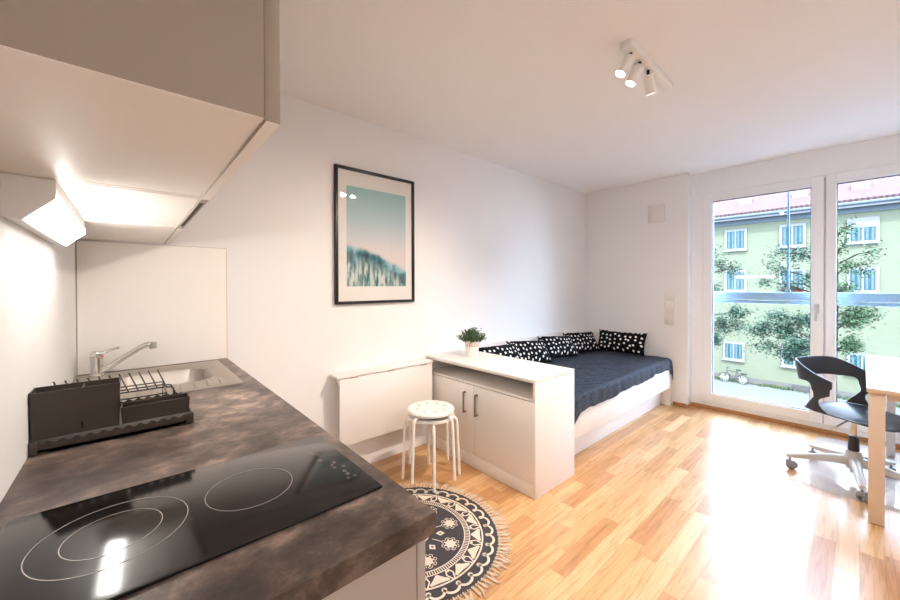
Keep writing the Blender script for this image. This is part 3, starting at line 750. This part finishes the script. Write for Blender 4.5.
def pillow_mesh():
    p = MB(); N, K = 26, 18; hw, hh, th = .262, .132, .07
    vs = []; fs = []
    for side in (1, -1):
        for i in range(N+1):
            for j in range(K+1):
                u = 2*i/N-1; v = 2*j/K-1
                # pinched sides: corners stick out
                px = u*hw*(1-.06*(1-v*v)*0-.05*(1-abs(v)**2)); py = v*hh*(1-.09*(1-abs(u)**2))
                b = max(0, (1-u**4))*max(0, (1-v**4)); z = side*th*b**.55*(1+.06*math.sin(5*u+3*v)+.05*math.sin(9*v*u+2))
                vs.append((px, py, z))
    def id(s_, i, j): return s_*(N+1)*(K+1)+i*(K+1)+j
    for s_ in (0, 1):
        for i in range(N):
            for j in range(K): fs.append((id(s_, i, j), id(s_, i+1, j), id(s_, i+1, j+1), id(s_, i, j+1)))
    p.add(vs, fs)
    return p
pm = pillow_mesh().build('pillow', M['dots'], smooth=180)
b = bmesh.new(); b.from_mesh(pm.data); bmesh.ops.remove_doubles(b, verts=b.verts[:], dist=.0004); bmesh.ops.recalc_face_normals(b, faces=b.faces[:]); b.to_mesh(pm.data); b.free()
pil = [((2.60, 2.235, .645), (58, 0, -6), 'polka dot pillow half hidden behind the sideboard, leaning on the long wall'),
       ((3.06, 2.235, .643), (58, 3, -9), 'polka dot pillow second from the sideboard along the long wall'),
       ((3.58, 2.23, .643), (58, 3, -9), 'polka dot pillow third from the sideboard along the long wall'),
       ((4.085, 2.225, .640), (60, 2, -10), 'polka dot pillow fourth from the sideboard, nearest the corner on the long wall'),
       ((4.40, 1.895, .648), (70, 0, -90), 'polka dot pillow leaning on the far wall at the bed end')]
for i, (loc, rot, lab) in enumerate(pil):
    o = pm if i == 0 else pm.copy()
    if i: C.objects.link(o)
    o.scale = (1.08 if i == 4 else 1, 1, 1); o.location = loc; o.rotation_euler = Euler([R_(a) for a in rot], 'XYZ'); tag(o, lab, 'pillow', 'polka dot pillows on the bed')

# ------------------------------------------------------------------ far wall fittings
vt = thing('vent_cover', (XW, 1.546, 2.136), 'square grey-white vent cover high on the far wall', 'vent')
B(XW-.012, XW, 1.459, 1.632, 2.035, 2.237, .003).build('cover_plate', M['ventm'], vt, world=True)
B(XW-.016, XW-.0125, 1.472, 1.619, 2.05, 2.222, .001).build('inner_plate', M['ventm'], vt, world=True)
sw = thing('switch_panel', (XW, 1.41, 1.06), 'tall white switch and socket plate on the far wall beside the window', 'switch')
B(XW-.01, XW, 1.362, 1.460, .885, 1.244, .003).build('plate', M['switch'], sw, world=True)
B(XW-.014, XW-.0102, 1.376, 1.446, 1.165, 1.228, .002).build('rocker', M['white'], sw, world=True)
B(XW-.016, XW-.0102, 1.376, 1.446, 1.065, 1.145, .002).build('rocker', M['white'], sw, world=True)
sk_ = MB(); sk_.lathe([(.026, 0), (.026, .0035), (.020, .0035), (.019, .001), (.0, .001)], (0, 0, 0), 24, Matrix.Translation((XW-.0102, 1.411, .965)) @ Matrix.Rotation(-PI/2, 4, 'Y'))
sko = sk_.build('socket', M['switch'], sw, world=True)
for dy in (-.007, .007): MB().cyl((XW-.0108, 1.411+dy, .965), (XW-.0118, 1.411+dy, .965), .0028, n=10).build('socket_hole', M['dark_gap'], sko, world=True)

# ------------------------------------------------------------------ ceiling spot bar
LX0, LX1 = 1.85, 2.44
lp = thing('ceiling_spotlight', (2.14, .78, H), 'white three-spot light bar mounted on the ceiling', 'lamp')
B(LX0, LX1, .744, .802, 2.494, H-.0005, .003).build('mounting_bar', M['whitem'], lp, world=True)
spots = [((1.907, .773, 2.492), (-.044, .036, -.096)), ((2.022, .773, 2.492), (-.034, .036, -.096)), ((2.132, .773, 2.492), (.04, .0, -.09))]
for (p, d) in spots:
    p = Vector(p); d = Vector(d).normalized()
    a = p+Vector((0, 0, -.014))
    t0 = a+d*.012; t1 = a+d*.106
    c = MB(); c.cyl(t0, t1, .0265, n=28, cap=False)
    q = Vector((0, 0, 1)).rotation_difference(-d).to_matrix().to_4x4()
    c.lathe([(.0265, 0), (.024, .004), (.0, .0045)], t0, 28, q); c.cyl(t1, t1-d*.012, .0235, n=28, cap=False)
    n0 = len(c.v)
    s_ = c.build('spot_head', M['whitem'], lp, 40, world=True)
    MB().cyl(p+Vector((0, 0, .002)), t0, .008, n=12).build('swivel', M['dark_gap'], s_, world=True)
    MB().cyl(t1-d*.008, t1-d*.0035, .0234, n=28).build('lens', M['bulb'], s_, world=True)
    L = bpy.data.lights.new('spot_lamp', 'SPOT'); L.energy = 56; L.color = (1, .80, .62); L.spot_size = R_(125); L.spot_blend = .9; L.shadow_soft_size = .025
    lo = bpy.data.objects.new('spot_lamp', L); C.objects.link(lo); lo.location = t1+d*.004; lo.rotation_euler = d.to_track_quat('-Z', 'Y').to_euler()

# ------------------------------------------------------------------ desk
dk = thing('desk', (3.8, -.42, 0), 'white-topped desk with legs coloured beige for warm shade standing in front of the window', 'desk')
DX0, DX1, DY0, DY1 = 3.062, 4.505, -.82, -.021
B(DX0+.002, DX1, DY0, DY1, .732, .752, .001).build('desktop', M['desktop'], dk, world=True)
eb = MB(); eb.box(DX0-.001, DX0+.002, DY0, DY1, .728, .7515, .0005); eb.build('edge_strip', M['deskedge'], dk, world=True)
B(DX0+.02, DX0+.05, DY0+.07, DY1-.072, .695, .7315, .001).build('apron', M['deskleg'], dk, world=True)
for (x, y) in ((DX0+.012, DY1-.068), (DX0+.012, DY0+.008)): B(x, x+.06, y, y+.06, .003, .7315, .0015).build('leg', M['deskleg'], dk, world=True); B(x+.003, x+.057, y+.003, y+.057, 0, .0032).build('foot_pad', M['dark_gap'], dk, 0, world=True)
for (x, y) in ((4.36, -.175), (4.36, DY0+.12)): B(x, x+.045, y, y+.045, 0, .7315, .0015).build('leg', M['alu'], dk, world=True)['label'] = 'pale grey rear leg'

# chair mat
cmt = MB(); pts = [(x, y) for x, y in rrect(3.93, -.32, .60, .58, .12, 10)]
cmt.poly([(x, y, .0022) for x, y in pts]); o = cmt.build('chair_mat', M['matp'], smooth=0)
tag(o, 'clear plastic floor mat under the black swivel chair', 'mat')

# ------------------------------------------------------------------ swivel chair
ch = thing('swivel_chair', (3.66, .03, .0), 'black plastic shell swivel chair on a five-arm castor base by the window', 'chair')
zf = .0028
seatrot = Matrix.Rotation(R_(-16), 4, 'Z')
sh = MB()
# seat pan
NU, NR = 48, 7
vs = [(0, -.01, .452)]
for j in range(1, NR+1):
    q = j/NR
    for k in range(NU):
        t = 2*PI*k/NU; c, s_ = math.cos(t), math.sin(t)
        n_ = 3.2; rr = (abs(c)**n_+abs(s_)**n_)**(-1/n_)
        x = .232*rr*c*q; y = -.01+.222*rr*s_*q
        z = .452+.018*q**3*abs(c)**2+.012*q**3*max(0, s_)-.03*q**4*max(0, -s_)**3
        vs.append((x, y, z))
fs = [(0, 1+k, 1+(k+1) % NU) for k in range(NU)]
for j in range(NR-1):
    fs += [(1+j*NU+k, 1+(j+1)*NU+k, 1+(j+1)*NU+(k+1) % NU, 1+j*NU+(k+1) % NU) for k in range(NU)]
sh.add(vs, fs)
seat = sh.build('seat', M['shell'], ch, 180); seat.rotation_euler = (0, 0, R_(-27)); 
m_ = seat.modifiers.new('thick', 'SOLIDIFY'); m_.thickness = .012; m_.offset = -1
m_ = seat.modifiers.new('sub', 'SUBSURF'); m_.levels = 1; m_.render_levels = 1
# back shell: ring grid around the sitter, opened at the back below the band and cut in at the waist
bk = MB(); NT = 88; A = 100
rows = [0, .12, .25, .38, .5, .6, .7, .8, .9, 1.0]
def shell_pt(th, v):
    a = abs(th)/A
    zt = .800-.115*max(0, (a-.38)/.62)**1.5; z0 = .462
    z = z0+(zt-z0)*v
    s_, c = math.sin(R_(th)), math.cos(R_(th))
    bulge = .004*math.sin(PI*v)+.016*v
    x = (.226+bulge)*math.copysign(abs(s_)**.72, s_); y = .03+(.185+.055*v)*math.copysign(abs(c)**.8, c)
    return (x, y, z)
def keep(th, v):
    a = abs(th)
    lo = .55+.17*max(0, (a-45)/50)           # lower edge of the band, rising toward the side tips
    if v > lo: return True
    # side connectors: narrow under the tip of the band, spreading where they meet the seat
    r0 = 77-2*(v-.4)/.2 if v > .4 else 77-26*((.4-v)/.4)**1.4
    r1 = 97 if v > .5 else 97-11*math.sin(PI*(.5-v)/.5)
    return r0 < a < r1
idx = {}; vs = []; fs = []
NV = 34
for i in range(NT+1):
    th = -A+2*A*i/NT
    for j in range(NV+1): idx[i, j] = len(vs); vs.append(shell_pt(th, j/NV))
for i in range(NT):
    th = -A+2*A*(i+.5)/NT
    for j in range(NV):
        if keep(th, (j+.5)/NV): fs.append((idx[i, j], idx[i+1, j], idx[i+1, j+1], idx[i, j+1]))
used = sorted({k for f_ in fs for k in f_}); rm = {k: n_ for n_, k in enumerate(used)}
bk.add([vs[k] for k in used], [tuple(rm[k] for k in f_) for f_ in fs])
back = bk.build('backrest', M['shell'], ch, 180); back.rotation_euler = (0, 0, R_(-27))
bpy.context.view_layer.update()
m_ = back.modifiers.new('smooth', 'SMOOTH'); m_.factor = .5; m_.iterations = 18
m_ = back.modifiers.new('thick', 'SOLIDIFY'); m_.thickness = .012; m_.offset = 0
m_ = back.modifiers.new('sub', 'SUBSURF'); m_.levels = 1; m_.render_levels = 2
# column
MB().cyl((0, 0, .30), (0, 0, .435), .0145, n=20).build('gas_lift', M['chrome'], ch)
MB().cyl((0, 0, .205), (0, 0, .305), .028, .026, 24).build('column_cover', M['shell'], ch)
mc = MB(); mc.box(-.09, .09, -.1, .1, .425, .442, .005); mc.build('mechanism', M['shell'], ch)
lv = MB(); lv.tube([(-.02, 0, .428), (-.14, .04, .42), (-.20, .07, .40), (-.235, .08, .398)], [.005, .005, .005, .011], 8); lv.build('lever', M['alu'], ch)
hb = MB(); hb.lathe([(.0, .085), (.034, .085), (.042, .10), (.045, .15), (.036, .204), (.0, .206)], n=28); hub = hb.build('hub', M['alu'], ch)
MB().cyl((0, 0, .055), (0, 0, .086), .016, .02, 16).build('hub_cap', M['greyrub'], hub)
for ang in (107, 41, 187, -32, 259):
    a = R_(ang); c, s_ = math.cos(a), math.sin(a); t_ = Vector((-s_, c, 0))
    arm = MB(); pr = []
    for (r, z, w, h) in ((.03, .137, .026, .029), (.12, .13, .023, .023), (.22, .114, .021, .018), (.30, .1, .019, .014), (.338, .094, .016, .011)):
        p = Vector((r*c, r*s_, z)); pr.append([p+t_*w*.9+Vector((0, 0, -h)), p+t_*w+Vector((0, 0, h*.4)), p+t_*w*.5+Vector((0, 0, h)), p-t_*w*.5+Vector((0, 0, h)), p-t_*w+Vector((0, 0, h*.4)), p-t_*w*.9+Vector((0, 0, -h))])
    n_ = 6; arm.add([q for s2_ in pr for q in s2_], [(i*n_+k, i*n_+(k+1) % n_, (i+1)*n_+(k+1) % n_, (i+1)*n_+k) for i in range(4) for k in range(n_)]+[tuple(range(5, -1, -1)), tuple(24+k for k in range(6))])
    ao = arm.build('base_arm', M['alu'], ch, 50)
    cp = Vector((.32*c, .32*s_, 0)); ra = R_(ang+60); ax = Vector((math.cos(ra), math.sin(ra), 0)); bx = Vector((-ax.y, ax.x, 0))
    k_ = MB(); k_.cyl(cp+Vector((0, 0, .05)), cp+Vector((0, 0, .09)), .007, n=12)
    cc = cp+bx*.012+Vector((0, 0, .0305))
    for sgn in (-1, 1): k_.lathe([(.0, -.009), (.022, -.009), (.0272, -.006), (.0272, .006), (.022, .009), (.0, .009)], cc+ax*sgn*.017, 24, Vector((0, 0, 1)).rotation_difference(ax).to_matrix().to_4x4())
    k_.cyl(cc-ax*.012, cc+ax*.012, .016, n=16)
    k_.box(-.011, .011, -.02, .022, .032, .062, .004, mtx=Matrix.Translation(cp) @ Matrix.Rotation(ra, 4, 'Z'))
    k_.build('castor', M['greyrub'], ao)

# ------------------------------------------------------------------ outside: railing
ry = thing('balcony_railing', (4.85, .2, 1.1), 'blue-grey metal handrail fixed across the window outside', 'railing')
rr_ = MB(); rr_.box(4.82, 4.88, -1.1, 1.5, 1.172, 1.25, .004); rr_.box(4.83, 4.87, -1.1, 1.5, 1.135, 1.165, .003); rr_.build('handrail', M['rail'], ry, world=True)
gl = thing('shutter_guide_post', (4.85, .515, 1.24), 'thin slate grey upright bar outside the left window pane above the handrail', 'post')
B(4.835, 4.865, .467, .481, 1.25, 2.6, .003).build('bar', M['post'], gl, world=True)
B(4.83, 4.872, .456, .492, 1.2502, 1.275, .002).build('foot', M['post'], gl, world=True)

# ------------------------------------------------------------------ outside: street and house opposite
GZ = -5.87; FX = 34.
structure(B(8, FX+10, -40, 60, GZ-.3, GZ), 'street', M['street'])
bl = thing('apartment_house', (FX, 3, GZ), 'pale green house with a red tiled roof across the street', 'building')
B(FX, FX+9, -28, 45, GZ, 6.1).build('facade', M['facade'], bl, 0, world=True)
B(FX-.03, FX, -28, 45, GZ, GZ+.42).build('plinth', M['kerb'], bl, 0, world=True)
rf = MB(); rf.add([(FX-.75, -29, 6.45), (FX-.75, 46, 6.45), (FX+6.5, 46, 14.2), (FX+6.5, -29, 14.2), (FX-.75, -29, 6.3), (FX-.75, 46, 6.3), (FX+6.5, 46, 14.05), (FX+6.5, -29, 14.05)],
       [(0, 1, 2, 3), (7, 6, 5, 4), (0, 4, 5, 1), (3, 2, 6, 7), (0, 3, 7, 4), (1, 5, 6, 2)])
ro = rf.build('roof', M['roof'], bl, 0, world=True)
sg = MB()
for k in range(230):
    y = -20+k*.24; sg.box(FX-.78, FX-.72, y, y+.13, 6.44, 6.56)
sg.box(FX-.77, FX-.73, -21, 36, 6.50, 6.53)
sg.build('snow_guard', M['guard'], ro, 0, world=True)
B(FX-.8, FX, -29, 46, 6.05, 6.3).build('eaves', M['fascia'], bl, 0, world=True)
gt = MB(); gt.cyl((FX-.86, -29, 6.28), (FX-.86, 46, 6.28), .1, n=12); gt.build('gutter', M['gutter'], bl, world=True)
B(FX-.12, FX-.005, -28, 45, 5.78, 6.05).build('eaves_shadow_line', M['gutter'], bl, 0, world=True)  # blue-grey strip painted in as the shadow line under the eaves
def hwin(yc, zc, w, h, panes=2, blind=0., flowers=False):
    f_ = MB(); d = .13
    f_.box(FX-.09, FX-.004, yc-w/2-.1, yc+w/2+.1, zc-h/2-.1, zc+h/2+.1)
    fo = f_.build('window_frame', M['wframe'], bl, 0, world=True)
    for k in range(panes):
        a = yc-w/2+k*w/panes+.05; b_ = yc-w/2+(k+1)*w/panes-.05
        B(FX-.1, FX-.0905, a, b_, zc-h/2+.05, zc+h/2-.05-blind).build('pane', M['wpane'], fo, 0, world=True)
        c_ = MB()
        for q in (.12, .62):
            c_.box(FX-.104, FX-.1005, a+(b_-a)*q, a+(b_-a)*(q+.24), zc-h/2+.08, zc+h/2-.08-blind)
        c_.build('curtain', M['curtain'], fo, 0, world=True)
    B(FX-.22, FX-.004, yc-w/2-.14, yc+w/2+.14, zc-h/2-.17, zc-h/2-.1).build('sill', M['wframe'], fo, 0, world=True)
    if flowers:
        q = MB()
        for k in range(40): q.box(*(lambda y, z: (FX-.4, FX-.15, y, y+.12, z, z+.1))(yc+random.uniform(-.6, .5), zc-h/2-.1+random.uniform(0, .22)))
        q.build('flower_box', M['flower'], fo, 0, world=True)
for yc in (12.4, 9.3, 6.21, 3.12, -.05, -3.15, -6.2):
    hwin(yc, 4.68, 1.12, 1.36, 2, .45 if yc == -.05 else 0)
    hwin(yc, 1.62, 1.12, 1.36, 2, 0, yc == 3.12)
for yc in (12.4, 9.3, 6.3, 3.0, -.05, -3.15): hwin(yc, -3.61, 1.1, 1.16)
for yc in (8.2, 2.6): B(FX-.05, FX-.031, yc-.5, yc+.5, GZ+.08, GZ+.4).build('cellar_window', M['dark_gap'], bl, 0, world=True)
for y in (5.68, 2.76, .04, -2.8, 8.5):
    s_ = MB(); zc = 7.3; x = FX-.75+(zc-6.45)*.935
    s_.box(x-.1, x+.4, y-.4, y+.4, zc-.1, zc+.3); s_.build('roof_vent', M['fascia'], ro, 0, world=True)
gv = MB()
for k in range(1400):
    y = random.uniform(-6, 14); x = FX-.05-abs(random.gauss(0, .22)); h = random.uniform(.05, .28)*(1 if (y % 3) < 1.7 else .4); a = random.uniform(0, PI)
    gv.add([(x-.05*math.cos(a), y-.05*math.sin(a), GZ), (x+.05*math.cos(a), y+.05*math.sin(a), GZ), (x+random.uniform(-.06, .06), y+random.uniform(-.06, .06), GZ+h)], [(0, 1, 2)])
tag(gv.build('verge_grass', M['grass'], smooth=0), 'strip of green weeds growing along the foot of the pale green house', 'grass', kind='stuff')

# bicycle
bk_ = thing('bicycle', (33.2, 6.15, GZ), 'parked grey bicycle with teal saddle leaning near the house across the street', 'bicycle')
def wheel(y):
    w = MB(); w.tube([(0, y+.33*math.cos(t), .34+.33*math.sin(t)) for t in [2*PI*i/32 for i in range(32)]], .022, 8, closed=True); wo = w.build('wheel', M['tyre'], bk_)
    sp_ = MB()
    for i in range(14): sp_.tube([(0, y, .34), (0, y+.32*math.cos(2*PI*i/14), .34+.32*math.sin(2*PI*i/14))], .004, 4)
    sp_.build('spoke', M['alu'], wo)
wheel(.56); wheel(-.5)
fm = MB()
for a, b_ in (((0, .56, .34), (0, .38, .92)), ((0, .42, .78), (0, -.02, .30)), ((0, .40, .88), (0, -.2, .82)), ((0, -.02, .30), (0, -.24, .95)), ((0, -.02, .30), (0, -.5, .34)), ((0, -.5, .34), (0, -.2, .80))): fm.tube([a, b_], .022, 8)
fm.build('frame', M['bike'], bk_)
hbm = MB(); hbm.tube([(0, .38, .92), (0, .40, 1.05)], .015, 8); hbm.tube([(-.28, .3, 1.07), (-.2, .4, 1.06), (.2, .4, 1.06), (.28, .3, 1.07)], .015, 8); hbm.build('handlebar', M['bike'], bk_)
B(-.07, .07, -.42, -.12, .95, 1.03, .02).build('saddle', M['saddle'], bk_)
B(-.11, .11, -.75, -.42, .72, .80, .01).build('carrier', M['bike'], bk_)

# trees in the street: trunk, branches and leaves grown in clusters
def tree(loc, htop, clusters, label, seed, dens=1.0, m2='tleaf'):
    rnd = random.Random(seed)
    t = thing('street_tree', loc, label, 'tree', 'trees in the street outside')
    o = Vector(loc); tk = MB()
    tk.tube([(0, 0, 0), (.03, .05, htop*.35), (-.02, -.03, htop*.7), (0, 0, htop)], [.13, .11, .075, .03], 10); tk.build('trunk', M['bark'], t)
    br = MB(); lf = MB()
    for (c, rad, n) in clusters:
        c = Vector(c)-o; z0 = max(1.5, min(htop*.97, c.z-.25*math.hypot(c.x, c.y)-.2)); st = Vector((0, 0, z0)); mid = st.lerp(c, .55)+Vector((0, 0, .12))
        br.tube([st, mid, c], [.04, .026, .012], 6)
        for q in range(max(4, n//90)):
            e = Vector((rnd.gauss(0, .5)*rad[0], rnd.gauss(0, .5)*rad[1], rnd.gauss(0, .5)*rad[2])); p = mid.lerp(c, rnd.uniform(.3, 1)); tip = c+e
            br.tube([p, (p+tip)/2+Vector((0, 0, .06)), tip], [.012, .008, .004], 4)
            for _ in range(int(1.7*dens*n/max(4, n//90))):
                s_ = rnd.random(); pt = p.lerp(tip, .25+.85*s_)+Vector((rnd.gauss(0, .09), rnd.gauss(0, .13), rnd.gauss(-.04, .15)))
                a = Vector((rnd.gauss(0, 1), rnd.gauss(0, 1), rnd.gauss(-.3, .5))).normalized(); w_ = a.cross(Vector((rnd.gauss(0, .4), rnd.gauss(0, .4), 1))).normalized(); l_ = rnd.uniform(.06, .12); w_ *= l_*.36
                lf.add([pt, pt+a*l_*.45+w_, pt+a*l_, pt+a*l_*.45-w_], [(0, 1, 2, 3)])
    br.build('branches', M['bark'], t); lf.build('foliage', M[m2], t, 0)
TX = 20.
tree((TX, .95, GZ), 8.4, [((TX, 2.8, -.45), (.5, .5, .4), 520), ((TX, 2.1, -.5), (.5, .6, .5), 900), ((TX-.4, 1.6, -1.05), (.5, .5, .4), 700), ((TX, 1.9, -1.4), (.4, .5, .25), 380), ((TX, 2.66, -1.2), (.4, .5, .25), 260), ((TX, 1.46, -.07), (.5, .5, .3), 420), ((TX, 2.3, .1), (.5, .5, .25), 260),
     ((TX, 2.2, 2.67), (.4, .45, .25), 130), ((TX, 1.6, 2.5), (.4, .5, .35), 240), ((TX, 2.35, 1.94), (.4, .45, .3), 220), ((TX, 1.39, 1.7), (.4, .4, .35), 260), ((TX, 2.76, 1.5), (.4, .5, .15), 120), ((TX, 1.9, 1.4), (.4, .5, .2), 160),
     ], 'leafy street tree with branches spreading across the left window pane', 3)
tree((TX+1.5, .70, GZ), 9.6, [((TX+1, .3, -.2), (.5, .45, .6), 650), ((TX+1, .2, -1.0), (.5, .4, .5), 600), ((TX+1, .05, .4), (.5, .5, .3), 420), ((TX+1, .42, 1.15), (.4, .4, .4), 360), ((TX+1, .1, 2.1), (.4, .5, .35), 330), ((TX+1, -.35, 2.6), (.4, .4, .2), 110), ((TX+1, .45, 2.8), (.4, .3, .35), 160), ((TX+1, .3, 3.6), (.4, .25, .4), 140), ((TX+1, -.4, .15), (.4, .4, .15), 120)],
     'leafy street tree showing in the right window pane', 5, 1.0, 'tleaf2')
tree((TX+.5, 5.4, GZ), 8.0, [((TX+.5, 4.1, -.4), (.5, .5, .5), 520), ((TX+.5, 3.75, .1), (.5, .5, .35), 420), ((TX+.5, 4.4, -1.1), (.5, .4, .5), 420), ((TX+.5, 4.2, 2.3), (.4, .45, .35), 240), ((TX+.5, 3.7, 2.1), (.4, .4, .3), 190), ((TX+.5, 4.35, 1.35), (.4, .4, .25), 180), ((TX+.5, 4.6, 2.9), (.4, .3, .3), 100), ((TX+.5, 3.6, -.5), (.4, .4, .25), 180)],
     'leafy street tree at the left edge of the window', 9)

# ------------------------------------------------------------------ light
w = bpy.data.worlds.new('World'); bpy.context.scene.world = w; w.use_nodes = True
nt = w.node_tree; bg = nt.nodes['Background']
sky = nt.nodes.new('ShaderNodeTexSky'); sky.sky_type = 'NISHITA'; sky.sun_disc = False; sky.sun_elevation = R_(48); sky.sun_rotation = R_(-120); sky.dust_density = 3; sky.air_density = 1.2
mxs = nt.nodes.new('ShaderNodeMix'); mxs.data_type = 'RGBA'; mxs.inputs['Factor'].default_value = .72; mxs.inputs['B'].default_value = (.82, .95, 1.16, 1)
sc_ = nt.nodes.new('ShaderNodeVectorMath'); sc_.operation = 'SCALE'; sc_.inputs['Scale'].default_value = .12
nt.links.new(sky.outputs[0], sc_.inputs[0]); nt.links.new(sc_.outputs[0], mxs.inputs['A'])
nt.links.new(mxs.outputs['Result'], bg.inputs[0]); bg.inputs[1].default_value = 15
sl = bpy.data.lights.new('sun', 'SUN'); sl.energy = 10; sl.angle = R_(1.5); sl.color = (1, .96, .9)
so_ = bpy.data.objects.new('sun', sl); C.objects.link(so_); so_.rotation_euler = Vector((.62, .38, -.75)).to_track_quat('-Z', 'Y').to_euler()
hl = bpy.data.lights.new('fill_light', 'AREA'); hl.energy = 22; hl.size = .8; hl.color = (.97, .97, 1)  # unseen area light added behind the camera to fill the room
ho = bpy.data.objects.new('fill_light', hl); C.objects.link(ho); ho.location = (1.5, -1.6, 2.5)

# ------------------------------------------------------------------ camera
cd = bpy.data.cameras.new('camera'); co_ = bpy.data.objects.new('camera', cd); C.objects.link(co_)
F = Vector((0.660098, 0.751142, -0.007541)); Rt = Vector((0.751149, -0.660129, -0.002457)); U = Vector((0.006823, 0.004042, 0.999969))
mt = Matrix.Identity(4)
for i in range(3): mt[i][0] = Rt[i]; mt[i][1] = U[i]; mt[i][2] = -F[i]
mt[2][3] = 1.32235
co_.matrix_world = mt
cd.sensor_fit = 'HORIZONTAL'; cd.sensor_width = 36; cd.lens = 362.869*36/900
cd.shift_x = (450-448.529)/900; cd.shift_y = (288.444-300)/900; cd.clip_start = .01; cd.clip_end = 200
sc0 = bpy.context.scene; sc0.camera = co_
sc0.view_settings.view_transform = 'Standard'; sc0.view_settings.look = 'None'; sc0.view_settings.exposure = .71
sc0.view_settings.use_white_balance = True; sc0.view_settings.white_balance_temperature = 6020; sc0.view_settings.white_balance_tint = 6
sc0.cycles.max_bounces = 10; sc0.cycles.diffuse_bounces = 6; sc0.cycles.transparent_max_bounces = 12; sc0.cycles.sample_clamp_indirect = 6; sc0.cycles.caustics_reflective = False; sc0.cycles.caustics_refractive = False
